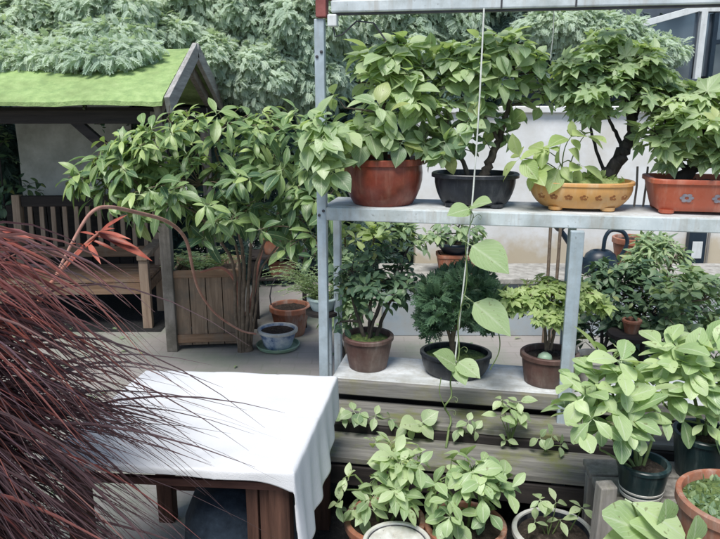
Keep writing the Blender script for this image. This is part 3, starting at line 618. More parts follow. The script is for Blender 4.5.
grow(t, sb, tr, [pxblob(125, 165, 40, 28, 4.75, .35), pxblob(105, 188, 32, 16, 4.7, .25), pxblob(170, 140, 42, 26, 4.7, .35), pxblob(225, 128, 42, 26, 4.7, .4), pxblob(280, 130, 38, 28, 4.75, .4), pxblob(200, 185, 50, 34, 4.6, .4), pxblob(270, 180, 46, 36, 4.6, .4), pxblob(318, 170, 30, 30, 4.6, .3), pxblob(150, 200, 40, 20, 4.65, .3), pxblob(240, 215, 40, 22, 4.6, .3), pxblob(300, 225, 22, 24, 4.6, .25), pxblob(205, 222, 16, 22, 4.6, .2), pxblob(330, 150, 24, 24, 4.5, .25), pxblob(322, 205, 18, 22, 4.4, .2), pxblob(95, 178, 30, 12, 4.65, .2), pxblob(318, 245, 12, 18, 4.3, .15)],
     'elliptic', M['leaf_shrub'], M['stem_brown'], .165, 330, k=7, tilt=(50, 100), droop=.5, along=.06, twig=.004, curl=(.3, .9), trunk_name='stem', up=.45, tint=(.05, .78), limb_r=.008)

# bent pink stems in front of the crate
pb = at_z(249, 346, 0) + np.array([0, -.1, 0])
t = thing('bare_stump', 'pruned pinkish stump with two bare forked shoots right of the crate', 'plant', pb)
def loc(px, py, Y): return at_y(px, py, Y) - pb
Yp = pb[1]
MB().tube(smoothline([(0, 0, 0), loc(245, 330, Yp), loc(244, 315, Yp)], 6), [.055, .05, .046, .045, .043, .042, .042, .042, .042, .042, .042, .04, .034], 10).build('trunk', M['stem_brown'], t, 60)
MB().tube(smoothline([loc(244, 318, Yp), loc(238, 298, Yp), loc(236, 282, Yp - .05), loc(222, 268, Yp - .1), loc(200, 272, Yp - .15)], 6), np.linspace(.022, .008, 25), 8).build('shoot', M['stem_pink'], t, 60)
MB().tube(smoothline([loc(246, 317, Yp), loc(253, 295, Yp), loc(257, 270, Yp), loc(262, 250, Yp + .05)], 6), np.linspace(.02, .01, 19), 8).build('shoot', M['stem_pink'], t, 60)

# terracotta bucket with wire handle
tb = at_z(289, 339, 0); tb[1] += .14
t = thing('terracotta_bucket', 'terracotta bucket pot with an arching wire handle on the paving', 'pot', tb)
pot(t, .12, .165, .26, M['terracotta'], rim=.045, lip=.012)
MB().tube([(-.16, 0, .24), (-.17, 0, .34), (-.15, 0, .44), (-.1, 0, .52), (-.03, 0, .55), (.05, 0, .53), (.1, 0, .45)], .006, 6).build('handle', M['seam'], t, 60)
# white rimmed pot with blue glaze
wb = at_z(276, 354, 0); wb[1] += .15
t = thing('glazed_bowl', 'blue and white glazed bowl full of soil on a pale green saucer', 'pot', wb)
MB().lathe([(.13, 0), (.165, .008), (.18, .035), (.172, .037), (.155, .012), (.05, .011)], n=40).build('saucer', M['pale_green'], t, 40)
po = MB().lathe([(r, z + .013) for r, z in prof_pot(.11, .152, .15, .022, .01)], n=48).build('pot', M['blue_glaze'], t, 35)
MB().lathe([(.154, .142), (.165, .144), (.166, .162), (.16, .167), (.142, .167), (.139, .14)], n=48, ring=True).build('rim', M['white_pot'], po, 35)
soil_disc(t, .14, .143, 1, 1, 2, 0, M['soil'])
# terracotta boxes further back
for i, (px, py, z, lab) in enumerate(((277, 262, .66, 'square terracotta planter on the upper shelf of the dark plant stand'), (283, 287, .46, 'square terracotta planter on the lower shelf of the dark plant stand'))):
    p = at_y(px, py, 6.0); t = thing('square_planter', lab, 'planter', (p[0], 6.0, z - .0), R(4), 'square planters on the dark stand')
    pot(t, .1, .125, .17 if i == 0 else .15, M['terracotta'], p=6, rim=.03, lip=.006, n=48)
    grow(t, (p[0], 6.0, z), [[(np.array([p[0], 6.0, z + .12]), .006), (np.array([p[0], 6.0, z + .22]), .004)]], [((p[0], 6.0, z + .26), (.1, .08, .07), 1)], 'ovate', M['leaf_mid'], M['stem_brown'], .08, 14, k=5, trunk_name='stem')
p = at_y(280, 287, 6.0)
t = thing('plant_stand', 'dark two tier plant stand behind the wire handled bucket', 'plant stand', (p[0], 6.0, 0), R(4))
for s in (-1, 1):
    for q in (-1, 1): MB().box((s * .22, q * .14, .33), (.035, .035, .66)).build('leg', M['wood_dark'], t, bevel=.003)
MB().box((0, 0, .45), (.4, .32, .02)).build('shelf', M['wood_dark'], t, bevel=.003)
MB().box((0, 0, .6475), (.5, .34, .025)).build('shelf', M['wood_dark'], t, bevel=.003)

# small pale bowl with fern on a post stand left of the rack
fy = 3.82; fp = at_y(323, 309, fy)
t = thing('post_stand', 'square grey green post stand with flat round top left of the rack', 'stand', (fp[0], fy, 0))
MB().box((0.02, 0, (fp[2] - .03) / 2), (.06, .06, fp[2] - .03)).build('post', M['post_paint'], t, bevel=.005)
MB().lathe([(.07, fp[2] - .03), (.1, fp[2] - .025), (.1, fp[2] - .006), (.09, fp[2] - .001)], n=32).build('top', M['wood_dark'], t, 40)
t = thing('potted_fern', 'feathery fern in a small pale blue bowl on the post stand', 'potted plant', (fp[0], fy, fp[2]))
pot(t, .065, .088, .075, M['celadon'], rim=.014, lip=.005)
L = []; mbs = MB()
for k in range(70):
    a = rng.uniform(0, 6.28) if k % 2 else rng.uniform(2.4, 3.9); ln = rng.uniform(.15, .36); q = np.array([rng.normal(0, .03), rng.normal(0, .03), .05])
    hgt = rng.uniform(.35, 1.0)
    P = bez(q, q + np.array([math.cos(a) * ln * .45, math.sin(a) * ln * .45, ln * hgt]), q + np.array([math.cos(a) * ln, math.sin(a) * ln, ln * hgt * .75]), 9); mbs.tube(P, np.linspace(.0022, .001, 9), 4, False)
    for i in range(1, 9):
        T = nrm(P[i] - P[i - 1]); X = nrm(np.cross(T, (0, 0, 1)))
        for s in (-1, 1): L.append((P[i], nrm(X * s + T * .7), nrm(np.cross(X, T)), .035 * (1 - .07 * i), rng.uniform(.3, .9), .2))
mbs.build('stem', M['stem_green'], t, 60); leaf_mesh('foliage', t, M['leaf_mid'], 'lance', L)

# ================================================================== RACK
ZU, ZL = 1.467, .545; ULEN = 2.75; SW = .37
t = thing('plant_rack', 'tall pale grey two shelf metal rack carrying rows of bonsai pots', 'rack', RO, RA)
MB().box((ULEN / 2, SW / 2, ZU - .011), (ULEN, SW - .014, .022)).build('upper_shelf', M['shelf_board'], t, bevel=.003)
MB().box((ULEN / 2, -.004, ZU - .034), (ULEN, .024, .066)).build('shelf_lip', M['rack_paint'], t, bevel=.005)
MB().box((ULEN / 2, SW - .012, ZU - .034), (ULEN, .02, .06)).build('shelf_lip', M['rack_paint'], t, bevel=.004)
MB().box((ULEN / 2 + .02, SW / 2, ZL - .014), (ULEN - .04, SW - .014, .028)).build('lower_shelf', M['shelf_board'], t, bevel=.003)
MB().box((ULEN / 2 + .02, -.004, ZL - .043), (ULEN - .04, .03, .08)).build('shelf_lip', M['wood_grey'], t, bevel=.005)
ZT = 2.44
MB().box((ULEN / 2 + .04, .0, ZT - .028), (ULEN - .04, .06, .056)).build('top_rail', M['rack_paint'], t, bevel=.008)
MB().box((ULEN / 2 + .04, .0, ZT - .061), (ULEN - .05, .035, .008)).build('rail_trim', M['seam'], t)
MB().box((.012, .0, ZT - .03), (.05, .064, .09)).build('rail_end_cap', M['corner_red'], t, bevel=.005)
MB().box((.23, .0, ZT + .004), (.36, .05, .006)).build('rail_strip', M['corner_red'], t)
for u in (.84, 1.16): MB().box((u, -.031, ZT - .028), (.008, .004, .055)).build('rail_joint', M['seam'], t)
MB().box((.0, .0, ZT / 2 - .04), (.048, .04, ZT - .08)).build('post', M['post_paint'], t, bevel=.004)
MB().box((.0, SW - .03, (ZU - .07) / 2), (.04, .04, ZU - .07)).build('post', M['post_paint'], t, bevel=.004)
up_ = on_rack(577, -.04, ZU - .1); u575 = (up_ - RO) @ RU
MB().box((u575, -.045, (ZU - .07) / 2), (.062, .04, ZU - .074)).build('post', M['post_paint'], t, bevel=.004)
MB().box((u575 + .02, SW - .03, (ZU - .07) / 2), (.04, .04, ZU - .07)).build('post', M['post_paint'], t, bevel=.004)
MB().box((ULEN - .02, .0, ZT / 2 - .04), (.048, .036, ZT - .08)).build('post', M['post_paint'], t, bevel=.004)
for u in (.03, u575, 2.2): MB().box((u + .06, SW / 2, ZU - .045), (.03, SW - .05, .04)).build('bracket', M['post_paint'], t, bevel=.003)
for u, zz in ((.0, ZU - .03), (.0, ZL - .04), (u575, ZL - .04), (.0, 2.2)):
    for du in (-.011, .011):
        MB().lathe([(.0075, 0), (.0075, .004), (.004, .0065)], n=10).build('bolt', M['seam'], t, 40)
        o_ = t.children[-1] if False else C.objects[-1]; o_.rotation_euler = (R(90), 0, 0); o_.location = (u + du, -.0205 if u == 0 else -.0655, zz + du)
# clip lamp housing under the rail
p = on_rack(331, .0, 2.33)
t = thing('cable_box', 'small white plastic box clipped under the left end of the rack rail', 'box', p, RA)
MB().box((.012, -.01, .02), (.045, .05, .055)).build('casing', M['white_frame'], t, bevel=.006)
MB().tube([(.012, -.01, -.007), (.02, 0, -.05), (.05, .02, -.04), (.12, .02, .02), (.2, .02, .01), (.26, .02, -.07)], .004, 6).build('cable', M['seam'], t, 60)
# strings from the rail
def string(name, label, pts, r=.0035):
    b0 = np.array(pts[0]); o = MB().tube(smoothline([np.array(p) - b0 for p in pts], 10), r, 6).build(name, M['string'], None, 60, origin=(0, 0, 0)); o.location = b0; return tag(o, label, 'string')
vtop = at_rack(484, 8, -.04); vbot = at_z(447, 455, .36)
def vpt(px, py, v): return at_rack(px, py, v)
string('climbing_string', 'long pale string hanging from the rail past both shelves with vine leaves', [vtop, vpt(481, 70, -.06), vpt(477, 140, -.07), vpt(471, 215, -.08), vpt(463, 290, -.1), vpt(455, 360, -.12)], .004)
string('thin_string', 'short thin string hanging from the rail above the orange pot', [on_rack(554, .0, 2.375), at_rack(553, 35, .02), at_rack(550, 60, .05)], .002)
# vine
vb = np.array([*at_z(446, 448, .352)[:2], .352])
t = thing('climbing_vine', 'young climbing vine with big pale heart shaped leaves twined up the string', 'vine', vb)
vp = [vb, vpt(449, 425, -.2), vpt(447, 405, -.2), vpt(452, 385, -.16), vpt(458, 345, -.13), vpt(464, 285, -.12), vpt(470, 225, -.1), vpt(472, 208, -.09)]
mbs = MB(); P = smoothline([np.array(p) - vb for p in vp], 9); an_ = np.arange(len(P)) * .55; P[8:, 0] += .011 * np.cos(an_[8:]); P[8:, 1] += .011 * np.sin(an_[8:]); mbs.tube(P, np.linspace(.0055, .002, len(P)), 6)
L = []
for (x0, y0, x1, y1, s, v) in ((472, 246, 510, 270, .2, -.12), (474, 303, 512, 333, .215, -.14), (456, 366, 436, 352, .15, -.17), (456, 366, 466, 384, .17, -.18), (458, 362, 480, 376, .16, -.16), (470, 209, 448, 213, .09, -.1), (471, 206, 490, 200, .07, -.1)):
    a = at_rack(x0, y0, v + .02) - vb; e = at_rack(x1, y1, v - .05) - vb; D = nrm(e - a); N = np.array([0, -.55, .8]); i = int(np.argmin(np.linalg.norm(P - a, axis=1)))
    mbs.tube(bez(P[i], (P[i] + a) / 2 + np.array([0, 0, .02]), a, 5), .002, 5)
    L.append((a, D, nrm(N - D * (N @ D)), np.linalg.norm(e - a) * 1.05, rng.uniform(.5, .85), .25))
mbs.tube(smoothline([vpt(490, 370, -.14) - vb, vpt(499, 352, -.14) - vb, vpt(499, 335, -.14) - vb, vpt(492, 322, -.14) - vb], 6), .0028, 5)
for kk in range(14, len(P) - 4, 7):
    q = P[kk]; mbs.tube(smoothline([q, q + np.array([.02, -.01, .02]), q + np.array([.035, -.02, .015]), q + np.array([.03, -.03, .0]), q + np.array([.022, -.025, .01])], 5), .0011, 4, False)
mbs.tube(smoothline([P[12], vpt(440, 395, -.2) - vb, vpt(441, 378, -.18) - vb], 6), .0025, 5)
mbs.build('stem', M['stem_green'], t, 60); leaf_mesh('foliage', t, M['leaf_vine'], 'heart', L)

# ------------------------------------------------------------------ upper shelf plants
def rack_plant(name, label, px, z, v, cat='potted plant', group=None):
    p = on_rack(px, v, z + .001); return thing(name, label, cat, p, 0, group), np.array(p)
gU = 'bonsai pots on the upper shelf'; gL = 'potted plants on the lower shelf'
def Yat(px, v): return on_rack(px, v, ZU)[1]

# a: red bowl, broad pale leaves
t, p = rack_plant('potted_plant', 'bushy pale leaved plant in a round glazed red brown bowl on the upper shelf', 383, ZU, .18, group=gU)
pot(t, .155, .2, .235, M['glaze_red'], feet=0, rim=.034, lip=.01, belly=.02, rot=RA)
Y = p[1]
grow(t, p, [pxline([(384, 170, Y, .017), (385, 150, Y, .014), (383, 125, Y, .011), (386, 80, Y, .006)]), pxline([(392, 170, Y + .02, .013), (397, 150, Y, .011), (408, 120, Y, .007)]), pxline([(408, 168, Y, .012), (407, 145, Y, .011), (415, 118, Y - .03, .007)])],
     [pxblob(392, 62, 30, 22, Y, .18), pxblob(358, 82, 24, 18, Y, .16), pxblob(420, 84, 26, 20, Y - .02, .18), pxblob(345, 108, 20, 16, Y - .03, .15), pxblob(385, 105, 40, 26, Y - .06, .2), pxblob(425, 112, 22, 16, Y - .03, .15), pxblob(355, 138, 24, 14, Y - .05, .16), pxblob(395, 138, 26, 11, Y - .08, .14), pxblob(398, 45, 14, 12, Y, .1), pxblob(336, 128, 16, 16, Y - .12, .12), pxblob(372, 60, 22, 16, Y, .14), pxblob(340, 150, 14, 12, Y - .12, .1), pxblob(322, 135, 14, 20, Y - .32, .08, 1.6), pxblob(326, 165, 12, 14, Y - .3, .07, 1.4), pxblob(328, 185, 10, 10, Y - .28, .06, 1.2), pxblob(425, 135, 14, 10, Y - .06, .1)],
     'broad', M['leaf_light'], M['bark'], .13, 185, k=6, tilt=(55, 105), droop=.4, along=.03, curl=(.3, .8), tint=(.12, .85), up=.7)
# b: dark oval pot, taller bonsai
t, p = rack_plant('bonsai_tree', 'tall slender bonsai in a dark oval pot beside the red brown bowl', 474, ZU, .19, 'bonsai', group=gU)
pot(t, .165, .205, .165, M['dark_pot'], ay=.72, p=2.6, rot=RA, feet=4, rim=.022, lip=.014, belly=.008)
Y = p[1]
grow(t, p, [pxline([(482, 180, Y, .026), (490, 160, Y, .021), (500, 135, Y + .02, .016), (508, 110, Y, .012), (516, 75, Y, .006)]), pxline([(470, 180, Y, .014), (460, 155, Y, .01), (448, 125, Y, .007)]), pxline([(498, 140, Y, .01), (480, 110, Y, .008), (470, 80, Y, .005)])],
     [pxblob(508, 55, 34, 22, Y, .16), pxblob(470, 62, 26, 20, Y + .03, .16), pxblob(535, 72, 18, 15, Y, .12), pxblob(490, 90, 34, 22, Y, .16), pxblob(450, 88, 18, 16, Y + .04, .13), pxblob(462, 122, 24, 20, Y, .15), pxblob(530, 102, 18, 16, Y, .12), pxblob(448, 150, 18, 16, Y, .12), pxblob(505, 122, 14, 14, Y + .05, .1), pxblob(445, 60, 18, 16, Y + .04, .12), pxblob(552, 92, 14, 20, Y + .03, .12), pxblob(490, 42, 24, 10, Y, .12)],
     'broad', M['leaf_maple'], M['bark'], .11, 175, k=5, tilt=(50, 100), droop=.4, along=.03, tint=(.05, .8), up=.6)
# c: orange oval pot
t, p = rack_plant('bonsai_tree', 'thick leaning bonsai in an orange oval pot with flower motifs', 579, ZU, .185, 'bonsai', group=gU)
po_ = pot(t, .19, .245, .14, M['orange_glaze'], ay=.66, p=2.3, rot=RA, feet=4, rim=.02, lip=.006, belly=.016, soil='moss_pale', dome=.05)
Y = p[1]
for k in range(7):     # motifs lying on the curved flank
    a = R(-90 + (k - 3) * 17); pw = 2.3; zc = .072
    q = (abs(math.cos(a)) ** pw + abs(math.sin(a)) ** pw) ** (-1 / pw)
    rr = (.19 + .055 * .48 + .016) + .0015; x, y = q * rr * math.cos(a), q * rr * .66 * math.sin(a)
    nx_, ny_ = nrm((math.cos(a), math.sin(a) / .66, 0))[:2]; x, y, nx_, ny_ = x * math.cos(RA) - y * math.sin(RA), x * math.sin(RA) + y * math.cos(RA), nx_ * math.cos(RA) - ny_ * math.sin(RA), nx_ * math.sin(RA) + ny_ * math.cos(RA)
    mbs = MB(); n_ = np.array([nx_, ny_, -.35]); n_ = nrm(n_); tx = nrm(np.cross((0, 0, 1), n_)); tz = np.cross(n_, tx)
    c_ = np.array([x, y, zc])
    for j in range(5):
        an = j * 2 * math.pi / 5 + .3; cc = c_ + (tx * math.cos(an) * 1.5 + tz * math.sin(an)) * .0085
        ring = [cc + (tx * math.cos(b_) * 1.25 + tz * math.sin(b_)) * .0062 + n_ * .0005 * (j + 1) for b_ in np.linspace(0, 2 * math.pi, 10, endpoint=False)]
        mbs.add(ring, [tuple(range(10))]); 
        mbs.add([v_ - n_ * .012 for v_ in ring] + ring, [(i, (i + 1) % 10, 10 + (i + 1) % 10, 10 + i) for i in range(10)])
    mbs.build('flower_motif', M['motif_brown'], po_)
grow(t, p, [pxline([(606, 176, Y + .03, .036), (620, 155, Y + .03, .032), (632, 135, Y + .02, .027), (630, 110, Y, .018), (622, 80, Y, .008)]), pxline([(630, 140, Y + .02, .02), (634, 118, Y + .02, .016), (642, 95, Y, .008)]), pxline([(604, 172, Y + .05, .009), (592, 135, Y + .05, .007), (588, 110, Y + .04, .005)]), pxline([(624, 150, Y + .05, .012), (612, 125, Y + .08, .009), (600, 100, Y + .06, .005)])],
     [pxblob(618, 52, 30, 18, Y, .16), pxblob(590, 72, 26, 20, Y, .15), pxblob(642, 72, 26, 18, Y, .16), pxblob(612, 88, 34, 20, Y, .18), pxblob(572, 88, 18, 16, Y + .03, .12), pxblob(655, 92, 20, 14, Y + .03, .12), pxblob(600, 42, 18, 10, Y, .1), pxblob(566, 66, 14, 12, Y + .03, .1), pxblob(648, 105, 16, 12, Y + .04, .1), pxblob(585, 105, 16, 12, Y + .02, .1)],
     'palmate', M['leaf_maple'], M['bark_dark'], .105, 175, k=5, tilt=(50, 100), droop=.35, along=.03, tint=(.1, .85), up=.8, curl=(.1, .5))
L = []; mbs = MB()      # broad leaved seedling and low sprouts in the same pot
for (x0, y0, x1, y1, x2, y2) in ((560, 183, 563, 160, 520, 158), (562, 183, 566, 158, 545, 150), (566, 182, 572, 150, 585, 135), (568, 182, 575, 160, 580, 165), (563, 183, 560, 150, 570, 138), (570, 182, 560, 168, 535, 172), (566, 182, 578, 150, 560, 165)):
    P = bez(at_y(x0, y0, Y) - p, at_y(x1, y1, Y - .03) - p, at_y(x2, y2, Y - .08) - p, 8); mbs.tube(P, np.linspace(.004, .002, 8), 5); T = nrm(P[-1] - P[-2]); rosette(L, P[-1], T + np.array([0, -.2, .3]), 4, .12, (50, 100), .4, .75)
mbs.build('seedling_stem', M['stem_green'], t, 60); leaf_mesh('seedling_foliage', t, M['leaf_bright'], 'broad', L)
L = []
for k in range(150):
    a = rng.uniform(0, 6.28); r0 = rng.uniform(0, .17); q = np.array([.06 + r0 * math.cos(a) * .9, r0 * math.sin(a) * .5, .115 + .045 * (1 - r0 / .2)]); L.append((q, nrm(rng.normal(0, .7, 3) + np.array([0, -.1, .7])), nrm(rng.normal(0, .5, 3) + np.array([0, -.5, .6])), rng.uniform(.025, .05), rng.uniform(.4, .95), .3))
leaf_mesh('ground_sprouts', t, M['leaf_bright'], 'ovate', L)
# d: red rectangular pot
t, p = rack_plant('bonsai_tree', 'dark trunked bonsai in a red rectangular pot with two grey flowers', 693, ZU, .19, 'bonsai', group=gU)
po_ = pot(t, .185, .22, .165, M['terra_red'], ay=.66, p=7, rot=RA, feet=4, rim=.024, lip=.01, n=80)
Y = p[1]
for k, dx in enumerate((-.07, .07)):
    mbs = MB()
    for j in range(6):
        an = j * math.pi / 3; cx, cz = dx + .02 * math.cos(an), .08 + .014 * math.sin(an)
        ring = [(cx + .012 * math.cos(b_), cz + .008 * math.sin(b_)) for b_ in np.linspace(0, 2 * math.pi, 10, endpoint=False)]
        yf = lambda z: -(.185 + .035 * (z - .015) / .126) * .66 - .002 - .0004 * j
        pts = [(x_ * math.cos(RA) - yf(z_) * math.sin(RA), x_ * math.sin(RA) + yf(z_) * math.cos(RA), z_) for x_, z_ in ring]; mbs.add(pts, [tuple(range(10))])
    mbs.build('flower_motif', M['motif_grey'], po_)
grow(t, p, [pxline([(682, 182, Y, .034), (694, 165, Y, .03), (708, 150, Y, .026), (702, 128, Y, .018), (690, 105, Y, .01)]), pxline([(706, 150, Y, .02), (722, 130, Y, .015), (735, 105, Y, .008)]), pxline([(690, 170, Y, .014), (672, 158, Y, .01), (664, 140, Y, .006)])],
     [pxblob(690, 98, 30, 14, Y, .15), pxblob(722, 95, 26, 16, Y, .15), pxblob(665, 110, 22, 18, Y - .03, .14), pxblob(700, 122, 30, 14, Y - .06, .14), pxblob(745, 115, 26, 24, Y, .15), pxblob(655, 132, 14, 16, Y - .03, .1), pxblob(678, 155, 12, 8, Y - .05, .08), pxblob(715, 150, 14, 10, Y - .09, .07)],
     'palmate', M['leaf_light'], M['bark_dark'], .11, 140, k=5, tilt=(50, 100), droop=.4, along=.03, tint=(.15, .85), up=.8, curl=(.1, .5))
# bamboo stakes behind c/d
for i, (x, yt, lab) in enumerate(((634, 150, 'thin grey bamboo cane leaning on the wall side left of the red rectangular pot'), (643, 140, 'second thin bamboo cane just left of the red rectangular pot'))):
    a = on_rack(x, .3, ZU); o = MB().tube([(0, 0, .001), (.004, .0, .1), (.0 + .006 * i, .004, .2)], .0055, 7).build('bamboo_cane', M['wood_post'], None, 60); o.location = a; tag(o, lab, 'cane', 'bamboo canes on the upper shelf')

# ------------------------------------------------------------------ lower shelf plants
t, p = rack_plant('bonsai_tree', 'dark green bushy bonsai in a round brown pot left on the lower shelf', 368, ZL, .2, 'bonsai', group=gL)
pot(t, .105, .135, .185, M['brown_pot'], rim=.024, lip=.007, soil='moss', dome=.02)
Y = p[1]
grow(t, p, [pxline([(366, 343, Y, .013), (358, 318, Y, .01), (350, 290, Y, .006)]), pxline([(370, 343, Y, .014), (370, 315, Y, .011), (372, 285, Y, .007)]), pxline([(374, 343, Y, .012), (384, 315, Y, .01), (396, 290, Y, .006)]), pxline([(368, 343, Y - .02, .01), (374, 320, Y - .03, .008), (382, 296, Y - .04, .005)])],
     [pxblob(375, 258, 26, 13, Y, .16), pxblob(352, 272, 18, 16, Y, .14), pxblob(400, 276, 16, 15, Y, .13), pxblob(378, 285, 26, 18, Y - .05, .14), pxblob(350, 300, 15, 14, Y - .02, .12), pxblob(402, 302, 13, 12, Y, .1), pxblob(340, 322, 6, 12, Y, .06)],
     'ovate', M['leaf_dark'], M['bark'], .075, 170, k=6, tilt=(40, 95), droop=.25, along=.04, tint=(.1, .85), up=.5)
t, p = rack_plant('bonsai_tree', 'dark feathery juniper bonsai in a wide black oval bowl on the lower shelf', 455, ZL, .19, 'bonsai', group=gL)
pot(t, .15, .185, .125, M['dark_pot'], ay=.8, rot=RA, rim=.02, lip=.008, belly=.01, soil='moss', dome=.02)
Y = p[1]
tr = [pxline([(455, 356, Y, .017), (452, 340, Y, .015), (457, 322, Y, .011), (462, 300, Y, .006)]), pxline([(452, 345, Y, .01), (447, 328, Y, .008), (440, 312, Y, .005)]), pxline([(457, 330, Y, .01), (468, 318, Y, .008), (478, 308, Y, .005)])]
mbs = MB(); L = []
bb = [pxblob(462, 284, 24, 10, Y, .14), pxblob(440, 296, 18, 12, Y, .12), pxblob(480, 300, 20, 12, Y, .12), pxblob(452, 312, 24, 10, Y - .05, .12), pxblob(485, 318, 12, 9, Y, .09), pxblob(434, 322, 10, 8, Y, .08)]
for T in tr:
    P = smoothline([q[0] - p for q in T], 7); mbs.tube(P, np.interp(np.linspace(0, 1, len(P)), np.linspace(0, 1, len(T)), [q[1] for q in T]), 8)
NPj = np.concatenate([smoothline([q[0] - p for q in T], 7) for T in tr])
for c_, rad, w_ in bb:
    c_ = np.array(c_) - p
    for k in range(95):
        d = nrm(rng.normal(0, 1, 3) + np.array([0, -.2, .3])); q = c_ + d * np.array(rad) * rng.uniform(.3, 1.25) ** .5; a = NPj[int(np.argmin(np.linalg.norm(NPj - q, axis=1)))]
        if k % 5 == 0: mbs.tube(bez(a, (a + q) / 2 + np.array([0, 0, .02]), q, 4), np.linspace(.003, .001, 4), 4, False)
        for j in range(3): D = nrm(d * .7 + np.array([0, 0, .55]) + rng.normal(0, .45, 3)); L.append((q, D, nrm(rng.normal(0, .4, 3) + np.array([0, -.6, .5])), rng.uniform(.05, .085), rng.uniform(.1, .8) * (.6 + .4 * d[2]), .2))
mbs.build('trunk', M['stem_brown'], t, 60); leaf_mesh('foliage', t, M['needle'], 'spray', L)
t, p = rack_plant('potted_plant', 'bright green small leaved plant in a brown pot beside the front post', 548, ZL, .17, group=gL)
pot(t, .125, .145, .165, M['brown_pot'], rim=.028, lip=.008, ay=.9)
MB().lathe([(.0, 0), (.028, .002), (.036, .02), (.03, .042), (.014, .055)], ax=1.1, n=14, c=(-.045, -.07, .13)).build('stone', M['pale_green'], t, 80)
Y = p[1]
grow(t, p, [pxline([(546, 350, Y, .01), (545, 330, Y, .008), (540, 305, Y, .005)]), pxline([(550, 350, Y, .009), (556, 328, Y, .007), (566, 305, Y, .005)]), pxline([(548, 350, Y, .008), (550, 325, Y - .03, .006), (552, 300, Y - .05, .004)])],
     [pxblob(550, 290, 26, 12, Y, .14), pxblob(525, 298, 16, 12, Y - .02, .12), pxblob(578, 294, 18, 12, Y, .12), pxblob(535, 312, 18, 9, Y - .06, .1), pxblob(565, 310, 18, 9, Y - .06, .1), pxblob(594, 303, 12, 10, Y, .09), pxblob(508, 305, 11, 10, Y - .02, .09)],
     'palmate', M['leaf_bright'], M['stem_brown'], .075, 170, k=5, tilt=(45, 100), droop=.45, along=.03, tint=(.15, .9), up=.6, curl=(.2, .6))
t, p = rack_plant('stone_pot', 'pale stone pot behind the front post on the lower shelf', 592, ZL, .2, 'pot', gL)
pot(t, .07, .095, .15, M['stone_pot'], rim=.02, lip=.006)
MB().tube([(-.09, 0, .14), (-.1, -.01, .2), (-.06, -.02, .235), (-.02, -.02, .2)], .007, 6).build('handle', M['stone_pot'], t, 60)
# ------------------------------------------------------------------ behind the shelves
def bush(name, label, px, Yb, blobs, leaf, mat, bark, size, n, group=None, cat='shrub', k=6, **kw):
    b0 = at_y(px, 300, Yb); b0 = np.array([b0[0], Yb, kw.pop('z0', 0.)]); t = thing(name, label, cat, b0, group=group)
    top = max(blobs, key=lambda b: b[0][2])[0]; trs = []
    for j in range(3):
        e = np.array(blobs[(j * 2) % len(blobs)][0]); s = b0 + np.array([(j - 1) * .03, 0, 0]); trs.append([(s, .016), (s * .6 + e * .4 + np.array([0, 0, .08]), .012), (e, .006)])
    grow(t, b0, trs, blobs, leaf, mat, bark, size, n, k=k, trunk_name='stem', **kw); return t
gS = 'shrubs growing between the rack and the back wall'
bush('shrub', 'bright yellow green shrub glimpsed behind the left end of the upper shelf', 350, 4.7, [pxblob(345, 238, 24, 14, 4.7, .15), pxblob(375, 235, 18, 12, 4.7, .12), pxblob(338, 258, 14, 14, 4.7, .12)], 'ovate', M['leaf_bright'], M['stem_brown'], .12, 36, gS)
bush('shrub', 'dark rounded shrub directly right of the front post', 610, 4.5, [pxblob(615, 300, 26, 24, 4.5, .2), pxblob(640, 285, 26, 26, 4.5, .2), pxblob(600, 275, 14, 14, 4.6, .12), pxblob(650, 315, 26, 20, 4.4, .2), pxblob(625, 322, 20, 12, 4.4, .15)], 'ovate', M['leaf_dark'], M['bark_dark'], .09, 260, gS)
bush('shrub', 'feathery mid green shrub reaching just under the red rectangular pot', 648, 4.9, [pxblob(655, 246, 22, 10, 4.9, .15), pxblob(640, 262, 20, 12, 4.9, .15), pxblob(672, 262, 18, 14, 4.9, .15)], 'lance', M['leaf_mid'], M['stem_brown'], .11, 170, gS)
bush('shrub', 'leafy shrub at the right edge under the upper shelf', 690, 4.1, [pxblob(685, 282, 22, 14, 4.1, .15), pxblob(705, 300, 16, 20, 4.1, .15), pxblob(668, 300, 14, 12, 4.1, .12), pxblob(665, 318, 10, 10, 4.05, .1), pxblob(712, 325, 14, 16, 4.1, .12), pxblob(690, 340, 18, 12, 4.0, .12)], 'broad', M['leaf_mid'], M['stem_brown'], .09, 130, gS)
bush('shrub', 'dense dark shrub low behind the brown potted plant and front post', 575, 4.75, [pxblob(560, 320, 22, 14, 4.75, .15), pxblob(590, 330, 26, 14, 4.75, .2), pxblob(690, 318, 26, 22, 4.75, .2), pxblob(650, 335, 30, 12, 4.75, .2), pxblob(625, 345, 30, 10, 4.6, .2)], 'ovate', M['leaf_dark'], M['bark_dark'], .1, 190, gS)
bush('shrub', 'dark leafy shrub behind the left bonsai of the lower shelf', 345, 4.4, [pxblob(335, 270, 16, 26, 4.4, .15), pxblob(350, 300, 18, 20, 4.4, .15), pxblob(410, 245, 16, 18, 4.6, .12), pxblob(395, 225, 14, 10, 4.6, .12), pxblob(335, 320, 12, 16, 4.4, .12)], 'elliptic', M['leaf_mid'], M['bark_dark'], .11, 110, gS)
